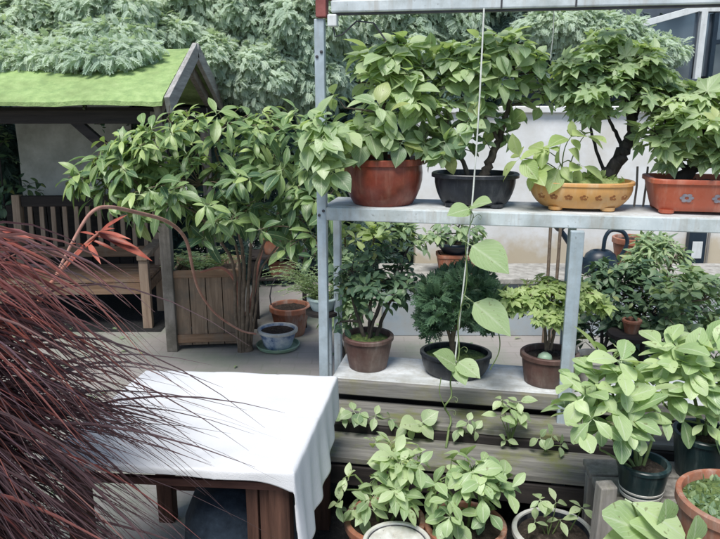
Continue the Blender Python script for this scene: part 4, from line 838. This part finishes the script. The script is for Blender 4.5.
# planter and bowl on the ledge
p = at_z(459, 272, .52)
t = thing('terracotta_planter', 'rectangular terracotta planter on the low wall under a dark bowl', 'planter', (p[0], 5.85, .521))
pot(t, .17, .195, .17, M['terracotta'], ay=.62, p=6, rim=.03, lip=.006, n=64)
p2 = (p[0] - .04, 5.85, .692)
MBx = MB().box((0, 0, .168), (.34, .2, .004)); MBx.build('lid', M['terracotta'], t)
t = thing('potted_plant', 'drooping leafy plant in a dark blue bowl set on the terracotta planter', 'potted plant', p2)
pot(t, .1, .165, .1, M['dark_teal'], rim=.02, lip=.01)
Y = 5.85
grow(t, p2, [[(np.array([p2[0], Y, .76]), .01), (np.array([p2[0] + .02, Y, .9]), .008), (np.array([p2[0] + .05, Y, 1.02]), .005)]], [pxblob(455, 225, 26, 12, Y, .18), pxblob(435, 236, 14, 10, Y, .12), pxblob(478, 234, 14, 10, Y, .12)], 'ovate', M['leaf_mid'], M['bark_dark'], .12, 36, k=5, droop=.6)
# dark watering can and pot on the ledge
p = at_z(608, 280, .52); Y = 5.8; wx = p[0]
t = thing('watering_can', 'dark blue watering can with long spout on the low wall right of the front post', 'watering can', (wx, Y, .521))
MB().lathe([(.11, 0), (.125, .01), (.12, .1), (.1, .17), (.07, .2), (.06, .205), (.055, .2), (.05, .19)], ax=1.25, n=36).build('body', M['dark_teal'], t, 40)
MB().tube(smoothline([(-.1, 0, .05), (-.18, 0, .14), (-.3, 0, .3), (-.36, 0, .38)], 6), np.linspace(.034, .02, 19), 10).build('spout', M['dark_teal'], t, 50)
MB().lathe([(.02, 0), (.05, .03), (.052, .036), (.02, .036)], n=20, c=(-.37, 0, .37)).build('rose', M['dark_teal'], t, 50)
MB().tube(smoothline([(.02, 0, .2), (.03, 0, .32), (.08, 0, .38), (.18, 0, .36), (.22, 0, .26), (.15, 0, .1)], 6), .018, 8).build('handle', M['dark_teal'], t, 50)
p = (wx + .33, 6.0, .521)
t = thing('terracotta_pot', 'plain terracotta pot on the low wall behind the watering can handle', 'pot', p); pot(t, .11, .15, .28, M['terracotta'], rim=.05, lip=.01)
p = at_y(628, 330, 4.25)
t = thing('terracotta_pot', 'small pale terracotta pot half hidden in the dark shrub', 'pot', (p[0], 4.2, p[2])); pot(t, .04, .055, .09, M['terracotta'], rim=.02, lip=.006)
t2 = thing('stool', 'low dark wooden stool hidden in the dark shrub under a small pot', 'stool', (p[0], 4.2, 0))
MB().lathe([(.13, p[2] - .03), (.14, p[2] - .027), (.14, p[2] - .003), (.137, p[2] - .001)], n=28).build('top', M['wood_dark'], t2, 40)
for k in range(3): MB().tube([(.1 * math.cos(k * 2.09), .1 * math.sin(k * 2.09), 0), (.08 * math.cos(k * 2.09), .08 * math.sin(k * 2.09), p[2] - .028)], .016, 8).build('leg', M['wood_dark'], t2, 50)
# dark panel with white card on the wall
p = at_y(697, 248, 6.62)
t = thing('wall_box', 'dark wall box with a white panel under the right end of the upper shelf', 'box', (p[0], 6.62, p[2]))
MB().box((0, .035, 0), (.17, .07, .52)).build('casing', M['dark_teal'], t, bevel=.006); MB().box((0.0, -.004, -.02), (.1, .006, .17)).build('panel', M['white_frame'], t, bevel=.003)
MB().tube([(.11, .01, -.3), (.11, .01, .3)], .012, 8).build('pipe', M['wood_post'], t, 50)
for i, (x, lab) in enumerate(((548, 'brown cane standing behind the shelf left of the front post'), (557, 'brown cane standing right beside the front post behind the shelf'))):
    a = at_y(x, 270, 5.2); o = MB().tube([(0, 0, 0), (.003, 0, .6), (.01 * i, .02, 1.35)], .013, 8).build('garden_cane', M['stem_brown'], None, 60); o.location = (a[0], 5.2, 0); tag(o, lab, 'cane', 'garden canes behind the rack')

# ================================================================== STEPPED STAGE under the rack
t = thing('wooden_stage', 'weathered mossy two step plank stage under the lower shelf', 'staging', RO, RA)
MB().box((1.05, -.345, .335), (2.3, .255, .03)).build('plank', M['wood_plank'], t, bevel=.004)
MB().box((1.05, -.09, .405), (2.3, .22, .03)).build('plank', M['wood_plank'], t, bevel=.004)
MB().box((1.05, -.462, .255), (2.28, .022, .1)).build('front_board', M['wood_dark'], t, bevel=.004)  # dark board added to stand for the shade under the plank
MB().box((1.05, -.205, .365), (2.28, .02, .045)).build('riser', M['wood_dark'], t, bevel=.003)
for u in (.0, .8, 1.5, 2.12):
    MB().box((u, -.33, .158), (.07, .2, .316)).build('support', M['wood_dark'], t, bevel=.004)
MB().box((1.05, .12, .2), (2.3, .02, .4)).build('back_board', M['wood_dark'], t)

# sprouts on the plank
def sprout(label, px, py, z, leaves, size, mat='leaf_light', kind='broad', h=.06, group='seedlings sprouting on the stage'):
    b0 = at_z(px, py, z); t = thing('seedling', label, 'seedling', b0, group=group); mbs = MB(); L = []
    for (x, y, s) in leaves:
        e = at_y(x, y, b0[1] - .03) - b0; P = bez(np.zeros(3), e * .4 + np.array([0, 0, .03]), e, 7); mbs.tube(P, np.linspace(.0035, .0018, 7), 5)
        T = nrm(P[-1] - P[-2]); rosette(L, P[-1], T + np.array([0, -.4, .5]), 3, size * s, (55, 105), .4, rng.uniform(.4, .8))
    mbs.build('stem', M['stem_green'], t, 60); leaf_mesh('foliage', t, M[mat], kind, L); return t
sprout('upright seedling cluster growing on the plank beneath the lower shelf pots', 510, 446, .35, [(502, 400, 1), (518, 402, 1), (500, 416, 1), (518, 418, 1), (510, 408, 1), (506, 440, .6), (522, 412, .8)], .085)
sprout('low seedling at the left end of the plank beside the white cloth', 352, 430, .35, [(345, 418, 1), (360, 412, 1), (375, 416, .9), (390, 418, .8), (354, 412, 1)], .085)
sprout('small seedling on the plank below the black bowl', 468, 440, .35, [(460, 428, .8), (475, 430, .9), (468, 422, .8)], .075)
sprout('seedling between the upright cluster and the large pot plant', 545, 452, .35, [(540, 438, .8), (552, 436, .9), (560, 446, .8)], .08)
sprout('seedling with one wide folded leaf in the middle of the plank', 402, 436, .35, [(420, 424, 1.3), (408, 428, .8)], .1, 'leaf_light', 'heart')

# ================================================================== FLOOR POTS in front
def Pz(px, py, z): return at_z(px, py, z)
gF = 'pots standing on the ground in front of the stage'
# left terracotta
zr = .24; c = Pz(385, 521, zr)
t = thing('potted_plant', 'pale leafy plant in a wide terracotta pot next to the white tablecloth', 'potted plant', (c[0], c[1] + .02, 0), group=gF)
b0 = np.array([c[0], c[1] + .02, 0]); pot(t, .13, .165, zr, M['terracotta'], rim=.035, lip=.01); Y = b0[1]
grow(t, b0, [pxline([(380, 525, Y, .008), (370, 495, Y, .006), (355, 475, Y, .004)]), pxline([(385, 525, Y, .008), (390, 490, Y, .006), (392, 462, Y, .004)]), pxline([(390, 525, Y, .008), (405, 495, Y, .006), (415, 465, Y, .004)])],
     [pxblob(385, 455, 24, 10, Y + .02, .12), pxblob(355, 470, 18, 12, Y, .12), pxblob(412, 460, 16, 12, Y, .11), pxblob(380, 478, 26, 11, Y - .03, .12), pxblob(345, 490, 14, 10, Y, .1), pxblob(362, 505, 16, 10, Y - .05, .08), pxblob(402, 495, 10, 9, Y - .05, .08)], 'ovate', M['leaf_light'], M['stem_green'], .095, 66, k=5, tilt=(45, 95), droop=.4, trunk_name='stem', tint=(.2, .9))
# middle terracotta
c = Pz(466, 526, .24)
t = thing('potted_plant', 'broad leaved plant in a terracotta rimmed pot in front of the vine', 'potted plant', (c[0], c[1] + .02, 0), group=gF)
b0 = np.array([c[0], c[1] + .02, 0]); pot(t, .13, .165, .24, M['terracotta'], rim=.04, lip=.01); Y = b0[1]
grow(t, b0, [pxline([(462, 530, Y, .008), (455, 500, Y, .006), (440, 480, Y, .004)]), pxline([(468, 530, Y, .008), (470, 500, Y, .006), (472, 470, Y, .004)]), pxline([(472, 530, Y, .007), (485, 505, Y, .006), (496, 485, Y, .004)])],
     [pxblob(450, 475, 20, 12, Y, .11), pxblob(478, 470, 22, 11, Y, .12), pxblob(500, 482, 12, 12, Y, .09), pxblob(465, 492, 24, 9, Y - .05, .1), pxblob(438, 488, 10, 10, Y, .08), pxblob(492, 508, 12, 8, Y - .03, .07), pxblob(448, 512, 10, 8, Y - .08, .06)], 'obovate', M['leaf_big'], M['stem_green'], .105, 44, k=4, tilt=(45, 100), droop=.5, trunk_name='stem', tint=(.2, .9))
# white empty pot
c = Pz(397, 541, .27)
t = thing('white_pot', 'round white pot with a dark line inside its rim and a pale filling', 'pot', (c[0], c[1], 0), group=gF)
po_ = pot(t, .105, .135, .27, M['white_pot'], rim=.02, lip=.004, soil='white_pot', dome=.004, soil_=.012)
MB().lathe([(.116, .2585), (.121, .262), (.122, .258)], n=56, ring=True).build('rim_line', M['seam'], po_, 40)
# white rim pot with seedling
c = Pz(553, 531, .22)
t = thing('potted_seedling', 'sparse seedling in a white rimmed round pot of pale soil', 'potted plant', (c[0], c[1], 0), group=gF)
b0 = np.array([c[0], c[1], 0]); pp_ = MB().lathe(prof_pot(.125, .16, .22, .022, .006, .012), n=56).build('pot', M['dark_pot'], t, 35)
MB().lathe([(.1655, .2), (.171, .203), (.171, .221), (.166, .226), (.15, .226), (.1465, .19)], n=56, ring=True).build('rim', M['white_pot'], pp_, 35)
soil_disc(t, .146, .195, 1, 1, 2, 0, M['soil']); Y = c[1]
mbs = MB(); L = []
for (x0, y0, x1, y1, k_) in ((548, 535, 540, 500, 5), (552, 535, 560, 520, 3), (570, 530, 582, 508, 4), (545, 535, 535, 522, 3), (548, 535, 556, 503, 3)):
    a = at_y(x0, y0, Y) - b0; e = at_y(x1, y1, Y - .02) - b0; P = bez(a, a * .5 + e * .5 + np.array([.01, 0, .02]), e, 7); mbs.tube(P, np.linspace(.003, .0016, 7), 5); rosette(L, P[-1], np.array([0, -.3, 1]), k_, .07, (60, 105), .4, .7)
mbs.build('stem', M['stem_green'], t, 60); leaf_mesh('foliage', t, M['leaf_light'], 'ovate', L)

# stand for the right hand pots
sc = Pz(665, 492, .42)
t = thing('pot_bench', 'low grey weathered wooden bench carrying the two dark pots at right', 'plant bench', (sc[0], 2.56, 0), R(-4))
zb = .42
for k in range(3): MB().beam((-.27, -.13 + .15 * k, zb - .014), (.75, -.13 + .15 * k, zb - .014), .13, .028).build('board', M['wood_post'], t, bevel=.004)
for x in (-.235, .68):
    for y in (-.15, .15): MB().box((x, y, (zb - .03) / 2), (.075, .05, zb - .03)).build('leg', M['wood_post'], t, bevel=.004)
MB().beam((-.19, -.15, zb - .07), (.64, -.15, zb - .07), .022, .07).build('rail', M['wood_dark'], t, bevel=.003)
lp = at_z(606, 545, .0)
# leaning grey post
t = thing('wooden_post', 'short rough grey timber post leaning beside the dark pot with the white band', 'post', (at_y(600, 539, 2.36)[0], 2.36, 0), R(8))
MB().hexa([(-.035, -.03, 0), (.035, -.03, 0), (.035, .03, 0), (-.035, .03, 0)], [(-.012, .0, .545), (.055, .0, .545), (.055, .055, .55), (-.012, .055, .55)]).build('timber', M['wood_post'], t, bevel=.005)

# dark green pot with white band
c = Pz(640, 496, zb); 
t = thing('potted_plant', 'large glossy leaved plant in a dark green pot with a white band', 'potted plant', (c[0], c[1], zb + .001), group='dark pots on the low bench')
b0 = np.array([c[0], c[1], zb]); po_ = pot(t, .078, .1, .155, M['green_pot'], rim=.02, lip=.004)
for z0, z1 in ((.012, .03), (.038, .05)):
    r0_ = .078 + .022 * (z0 / .135) + .0008; r1_ = .078 + .022 * (z1 / .135) + .0008
    MB().lathe([(r0_ - .002, z0), (r0_ + .001, z0 + .002), (r1_ + .001, z1 - .002), (r1_ - .002, z1)], n=48).build('band', M['white_pot'], po_, 40)
Y = c[1]
grow(t, b0, [pxline([(638, 470, Y, .009), (632, 440, Y, .007), (615, 400, Y, .005), (605, 375, Y - .02, .004)]), pxline([(640, 470, Y, .009), (640, 430, Y, .007), (638, 390, Y, .005)]), pxline([(636, 470, Y, .007), (618, 445, Y, .006), (590, 420, Y - .03, .004)]), pxline([(642, 470, Y, .007), (652, 440, Y, .005), (655, 410, Y, .004)]), pxline([(634, 470, Y, .006), (610, 455, Y - .05, .005), (600, 450, Y - .07, .004)])],
     [pxblob(612, 362, 20, 12, Y, .1), pxblob(585, 385, 22, 14, Y - .02, .1), pxblob(630, 385, 22, 16, Y, .12), pxblob(600, 410, 26, 14, Y - .05, .1), pxblob(645, 405, 14, 16, Y, .1), pxblob(575, 412, 14, 12, Y - .02, .08), pxblob(622, 424, 22, 8, Y - .05, .08), pxblob(600, 440, 10, 10, Y - .05, .06), ],
     'obovate', M['leaf_big'], M['stem_green'], .135, 44, k=4, tilt=(40, 95), droop=.3, trunk_name='stem', tint=(.3, 1.0), up=.6, curl=(.2, .7))
c = Pz(700, 474, zb)
t = thing('potted_plant', 'large glossy leaved plant in a plain near black pot at the right edge', 'potted plant', (c[0], c[1], zb + .001), group='dark pots on the low bench')
b0 = np.array([c[0], c[1], zb]); pot(t, .1, .125, .2, M['green_pot'], rim=.024, lip=.006); Y = c[1]
grow(t, b0, [pxline([(700, 435, Y, .009), (695, 400, Y, .007), (680, 370, Y, .005)]), pxline([(705, 435, Y, .009), (710, 395, Y, .007), (715, 360, Y, .005)]), pxline([(698, 435, Y, .008), (675, 415, Y, .006), (660, 400, Y - .03, .004)])],
     [pxblob(680, 362, 20, 14, Y, .11), pxblob(712, 358, 20, 16, Y, .12), pxblob(700, 385, 28, 16, Y - .04, .12), pxblob(668, 392, 14, 14, Y, .1), pxblob(735, 385, 22, 22, Y, .12), pxblob(700, 415, 24, 10, Y - .08, .1), pxblob(718, 430, 12, 14, Y - .12, .07), pxblob(672, 350, 10, 8, Y, .06)],
     'obovate', M['leaf_big'], M['stem_green'], .145, 52, k=4, tilt=(40, 95), droop=.3, trunk_name='stem', tint=(.3, 1.0), up=.6, curl=(.2, .7))
# big terracotta rim pot, bottom right
c = at_y(738, 498, 2.18)
t = thing('tall_pot', 'tall brown terracotta pot filled with mossy ground cover at bottom right', 'potted plant', (c[0], 2.18, 0))
b0 = np.array([c[0], 2.18, 0]); pot(t, .15, .195, c[2], M['terracotta'], rim=.04, lip=.008, soil='moss', dome=.02)
L = []
for k in range(420):
    a = rng.uniform(0, 6.28); r0 = .165 * math.sqrt(rng.uniform()); L.append((np.array([r0 * math.cos(a), r0 * math.sin(a), c[2] - .03]), nrm(rng.normal(0, .6, 3) + np.array([0, 0, .6])), nrm(rng.normal(0, .5, 3) + np.array([0, -.3, .6])), rng.uniform(.02, .045), rng.uniform(.2, .9), .3))
leaf_mesh('foliage', t, M['leaf_mid'], 'ovate', L)
# big leaves at the very bottom
c = at_y(655, 566, 2.0)
t = thing('potted_plant', 'very broad leaved plant cut by the bottom edge of the picture', 'potted plant', (c[0], 2.0, 0))
b0 = np.array([c[0], 2.0, 0]); pot(t, .1, .13, c[2], M['dark_pot'], rim=.03, lip=.008); Y = 2.0
mbs = MB(); L = []
for (x, y, x2, y2) in ((632, 503, 690, 534), (656, 541, 614, 512), (668, 543, 640, 521), (690, 548, 702, 523), (648, 552, 610, 541), (676, 552, 706, 544), (662, 530, 672, 506)):
    a = np.array([rng.normal(0, .02), rng.normal(0, .02), c[2] - .03]); m_ = at_y(x, y, Y) - b0; e = at_y(x2, y2, Y - .06) - b0
    mbs.tube(smoothline([a, m_ * .6 + a * .4, m_], 5), .0035, 5); D = nrm(e - m_); N = np.array([0, -.5, .85]); L.append((m_, D, nrm(N - D * (N @ D)), np.linalg.norm(e - m_) * 1.05, rng.uniform(.5, .95), .35))
mbs.build('stem', M['stem_green'], t, 60); leaf_mesh('foliage', t, M['leaf_big'], 'obovate', L)

# ================================================================== TABLE with cloth
FR = np.array([-.234, 2.134, 0]); ux = nrm(np.array([.905, -.073, 0])); uy = nrm(np.array([.123, .843, 0])); TW, TD, TZ = .905, .852, .75
def tp(s, q, z): return FR - ux * (TW - s) + uy * q + np.array([0, 0, z])      # s from the left edge, q from the front edge
t = thing('garden_table', 'dark brown slatted wooden table hidden under a white cloth', 'table', tp(TW / 2, TD / 2, 0), 0); tb0 = tp(TW / 2, TD / 2, 0)
def T_(s, q, z): return tp(s, q, z) - tb0
up = np.array([0, 0, 1])
MB().hexa([T_(.01, .01, .72), T_(TW - .01, .01, .72), T_(TW - .01, TD - .01, .72), T_(.01, TD - .01, .72)], [T_(.01, .01, .742), T_(TW - .01, .01, .742), T_(TW - .01, TD - .01, .742), T_(.01, TD - .01, .742)]).build('tabletop', M['wood_table_x'], t, bevel=.004)
for s in (.09, TW - .06):
    for q in (.07, TD - .07): MB().box(T_(s, q, .36), (.075, .06, .72), ux, uy, up).build('leg', M['wood_table'], t, bevel=.004)
for k in range(2): MB().box(T_(TW - .115 - .05 * k, .075, .36), (.042, .03, .7), ux, uy, up).build('slat', M['wood_table'], t, bevel=.003)
MB().box(T_(TW / 2, .05, .665), (TW - .1, .022, .03), ux, uy, up).build('apron', M['wood_table_x'], t, bevel=.003)
MB().box(T_(TW / 2, TD - .05, .66), (TW - .2, .022, .1), ux, uy, up).build('apron', M['wood_table_x'], t, bevel=.003)
MB().box(T_(TW - .06, TD / 2, .66), (.022, TD - .22, .1), ux, uy, up).build('apron', M['wood_table_x'], t, bevel=.003)
MB().box(T_(.09, TD / 2, .66), (.022, TD - .22, .1), ux, uy, up).build('apron', M['wood_table_x'], t, bevel=.003)
MB().box(T_(TW / 2, TD - .07, .2), (TW - .2, .03, .06), ux, uy, up).build('stretcher', M['wood_table_x'], t, bevel=.003)
# cloth
mb = MB(); ns, nq = 110, 100; vs = []
top0 = .744
def hang(e, L): return L * (1 - math.exp(-e)) if 0 else e
for j in range(nq + 1):
    for i in range(ns + 1):
        s = -.06 + (TW + .06 + .42) * i / ns; q = -.13 + (TD + .13 + .05) * j / nq
        # right-hand drop is long at the front and short at the back (cloth lies askew)
        fq = np.clip((q) / TD, 0, 1)
        ld = .13 + (.42 - .13) * (1 - fq) ** .8 + .006 * math.sin(q * 15 + 1); es = max(0, s - TW); es = es / .42 * ld
        fd = .028 + .05 * np.clip(s / TW, 0, 1) ** 8 + .003 * math.sin(s * 13); eq = max(0, -q) / .13 * fd; el = max(0, -s); eb = max(0, q - TD)
        sc_, qc = min(max(s, 0), TW), min(max(q, 0), TD)
        rr = .006
        ox = rr * (1 - math.exp(-es / rr)) + .10 * es * (1 + .35 * math.sin(q * 13 + es * 4)) * .6 + .03 * es * math.sin(q * 41); oy = -(rr * (1 - math.exp(-eq / rr)) + .10 * eq * math.sin(s * 22) * .5)
        z = top0 - max(0, es - rr * (1 - math.exp(-es / rr)) * .6) - max(0, eq - rr * (1 - math.exp(-eq / rr)) * .6) * (1 if es == 0 else math.exp(-es * 6)) - el - eb
        z -= .0022 * math.exp(-((s - TW * .36) / .006) ** 2) + .0022 * math.exp(-((q - TD * .5) / .006) ** 2) + .0018 * math.exp(-((s - TW * .7) / .006) ** 2)
        z += .004 + .002 * math.sin(s * 9 + q * 5) + .0015 * math.sin(s * 23 - q * 17)
        vs.append(tp(sc_ + ox - .006 * (el > 0), qc + oy * (1 if es == 0 else .6) + .006 * (eb > 0), z))
mb.add(vs, [(j * (ns + 1) + i, j * (ns + 1) + i + 1, (j + 1) * (ns + 1) + i + 1, (j + 1) * (ns + 1) + i) for j in range(nq) for i in range(ns)])
o = mb.build('tablecloth', M['cloth'], None, 180, origin=tuple(tp(TW / 2, TD / 2, .75))); tag(o, 'plain white cloth draped over the dark wooden table', 'tablecloth')
sd = o.modifiers.new('thickness', 'SOLIDIFY'); sd.thickness = .003; sd.offset = 1
# dark fabric bundle under the table
b0 = tp(.62, .3, 0)
mb = MB(); mb.lathe([(.16, 0), (.2, .05), (.21, .2), (.2, .36), (.16, .47), (.09, .52), (.03, .53)], 1.15, .8, 2.6, 40, .2, wob=.05)
o = mb.build('fabric_bag', M['dark_fabric'], None, 60); o.location = b0; tag(o, 'dark navy fabric bag standing under the table', 'bag')
for v_ in o.data.vertices:
    f_ = .012 * math.sin(v_.co.z * 40 + v_.co.x * 20) + .01 * math.sin(v_.co.y * 50); v_.co.x *= 1 + f_; v_.co.y *= 1 + f_

# ================================================================== FOUNTAIN GRASS
gb = np.array([-1.62, 1.88, 0])
t = thing('fountain_grass', 'large arching clump of purple red fountain grass at the left edge', 'grass clump', gb)
V = []; Fq = []; A = []; nseg = 15
def blade(P, w, tint, roll=0):
    k = len(V); n_ = len(P)
    for i in range(n_):
        T = nrm(P[min(i + 1, n_ - 1)] - P[max(i - 1, 0)]); X = np.cross(T, (0, 0, 1)); X = nrm(X) if np.linalg.norm(X) > 1e-3 else np.array([1., 0, 0]); N = np.cross(X, T); y = i / (n_ - 1); ro = roll + .5 * y; X, N = X * math.cos(ro) + N * math.sin(ro), N * math.cos(ro) - X * math.sin(ro)
        ww = w * min(1, .35 + 3 * y) * (1 - y ** 2.2) + .0004
        for s in (-1, 0, 1): V.append(P[i] + X * s * ww + N * abs(s) * ww * .5); A.append((tint, s, y, 1))
    for i in range(n_ - 1):
        for c_ in (0, 1): a = k + i * 3 + c_; Fq.append((a, a + 1, a + 4, a + 3))
for k in range(1950):
    az = R(rng.normal(0, 24)) if rng.uniform() < .85 else rng.uniform(0, 6.28)
    red = rng.uniform() < .24
    top = rng.uniform(1.3, 1.66) if red else rng.uniform(.62, 1.4)
    reach = rng.uniform(.5, .98) if red else (rng.uniform(.45, .98) if rng.uniform() < .87 else rng.uniform(1.0, 1.4))
    h0 = np.array([rng.normal(0, .07), rng.normal(0, .16), .0]); d = np.array([math.cos(az), math.sin(az), 0])
    if k >= 960:                       # low outer blades on the side away from the bench
        red = rng.uniform() < .06; top = rng.uniform(.7, 1.18); reach = rng.uniform(.5, 1.06); az = R(rng.uniform(-46, 4)); d = np.array([math.cos(az), math.sin(az), 0])
    endz = top - rng.uniform(.12, .5) * reach - .05
    e3 = gb + h0 + d * reach
    if e3[0] > -1.22 and e3[1] > 2.0: endz = max(endz, .79 + rng.uniform(0, .06)); top = max(top, 1.0)
    endz = min(max(endz, .3), top - .05)
    zc = top + math.sqrt(max(top * top - top * endz, 1e-4)); cx = rng.uniform(.05, .16)
    a1 = h0 + d * reach * cx + np.array([0, 0, zc]); a3 = h0 + d * reach + np.array([0, 0, endz])
    sd_ = np.array([-d[1], d[0], 0]) * rng.normal(0, .05) * reach; P = []
    for u in np.linspace(0, 1, nseg): P.append((1 - u) ** 2 * h0 + 2 * u * (1 - u) * a1 + u * u * (a3 + sd_))
    tint = np.clip(rng.normal(.74 if red else .14, .18), 0, 1) if rng.uniform() < .93 else rng.uniform(.9, 1)
    blade(np.array(P), rng.uniform(.009, .017) if red else rng.uniform(.006, .0135), tint, R(rng.uniform(-10, 70)))
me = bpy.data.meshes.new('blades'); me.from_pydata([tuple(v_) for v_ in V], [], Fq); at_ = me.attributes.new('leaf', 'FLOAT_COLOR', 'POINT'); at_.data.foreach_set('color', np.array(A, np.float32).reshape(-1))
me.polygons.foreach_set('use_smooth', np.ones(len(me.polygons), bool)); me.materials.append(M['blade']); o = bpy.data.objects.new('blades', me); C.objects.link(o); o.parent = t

# red leaved shoot above the grass
rb = np.array([-1.72, 2.75, 0])
t = thing('red_leaved_shrub', 'thin shoot with narrow bright red leaves standing in front of the bench', 'shrub', rb)
mbs = MB(); L = []
def rl(px, py, Y=2.75): return at_y(px, py, Y) - rb
s1 = smoothline([(0, 0, 0), rl(30, 330), rl(58, 275), rl(85, 245), rl(100, 232)], 8); mbs.tube(s1, np.linspace(.012, .005, len(s1)), 7)
s2 = smoothline([(0, 0, 0), rl(-10, 300), rl(-10, 240), rl(2, 232)], 8); mbs.tube(s2, np.linspace(.01, .004, len(s2)), 7)
mbs.build('stem', M['stem_pink'], t, 60)
Ms, nt, b, o = new_mat('leaf_red'); n = noise(nt, 14, 5); nt.links.new(ramp(nt, n.outputs[0], [(.3, (.16, .03, .02)), (.55, (.34, .08, .045)), (.75, (.45, .16, .1))]).outputs[0], b.inputs['Base Color']); b.inputs['Roughness'].default_value = .45
for (x0, y0, x1, y1) in ((98, 233, 155, 258), (98, 232, 130, 236), (95, 235, 78, 230), (92, 240, 118, 250), (100, 232, 125, 212), (95, 238, 60, 268), (88, 243, 100, 262), (98, 233, 112, 225), (2, 232, 38, 236), (2, 232, -20, 225), (0, 234, 20, 228), (0, 236, 25, 246), (97, 236, 140, 245), (85, 246, 70, 240)):
    a = rl(x0, y0); e = rl(x1, y1, 2.75 + rng.uniform(-.12, .05)); D = nrm(e - a); N = np.array([0, -.6, .8]); L.append((a, D, nrm(N - D * (N @ D)), np.linalg.norm(e - a), .6, .25))
leaf_mesh('foliage', t, Ms, 'strap', L)
# arching cane
pts = [at_y(56, 275, 2.9), at_y(78, 232, 2.95), at_y(92, 212, 3.0), at_y(108, 207, 3.1), at_y(135, 212, 3.4), at_y(168, 222, 3.8), at_y(186, 240, 4.1), at_y(193, 270, 4.4), at_y(200, 292, 4.6), at_y(216, 314, 4.85), at_y(240, 330, 5.0), at_y(256, 334, 5.05)]
b0 = pts[0]; o = MB().tube(smoothline([p_ - b0 for p_ in pts], 8), np.interp(np.linspace(0, 1, 89), [0, .1, .5, 1], [.006, .007, .011, .007]), 8).build('arching_cane', M['stem_tan'], None, 60); o.location = b0
tag(o, 'long thin tan pink cane arching from the red leaves to the blue and white bowl', 'cane')

# fallen leaves on the paving
L = []
for k in range(160):
    L.append((np.array([rng.uniform(-3, 3), rng.uniform(2.4, 6.4), .012]), nrm((rng.normal(), rng.normal(), .05)), nrm((rng.normal(0, .2), rng.normal(0, .2), 1)), rng.uniform(.03, .07), rng.uniform(0, 1), rng.uniform(-.3, .3)))
o = leaf_mesh('leaf_litter', None, M['leaf_mid'], 'ovate', L); tag(o, 'scattered small fallen leaves lying on the paving', 'leaf litter', kind='stuff')

# ================================================================== LIGHT
SUN_EL, SUN_AZ = R(62), R(200)        # azimuth measured clockwise from +Y
w = bpy.data.worlds.new('World'); scene.world = w; w.use_nodes = True; nt = w.node_tree
bg = nt.nodes['Background']; sky = nt.nodes.new('ShaderNodeTexSky'); sky.sky_type = 'NISHITA'; sky.sun_disc = False; sky.sun_elevation = SUN_EL; sky.sun_rotation = SUN_AZ
sky.air_density = 1.0; sky.dust_density = 1.0
nt.links.new(sky.outputs[0], bg.inputs[0]); bg.inputs[1].default_value = .15
s = bpy.data.lights.new('sun', 'SUN'); s.energy = 4.5; s.angle = R(25); s.color = (1, .97, .92); so = bpy.data.objects.new('sun', s); scene.collection.objects.link(so)
import mathutils
dv = mathutils.Vector((math.sin(SUN_AZ) * math.cos(SUN_EL), math.cos(SUN_AZ) * math.cos(SUN_EL), math.sin(SUN_EL)))
so.rotation_euler = dv.to_track_quat('Z', 'Y').to_euler(); so.location = (0, 0, 8)
cy = scene.cycles; cy.max_bounces = 7; cy.diffuse_bounces = 4; cy.glossy_bounces = 2; cy.transmission_bounces = 3; cy.transparent_max_bounces = 4
scene.view_settings.view_transform = 'Standard'; scene.view_settings.look = 'None'; scene.view_settings.exposure = 0; scene.view_settings.gamma = 1
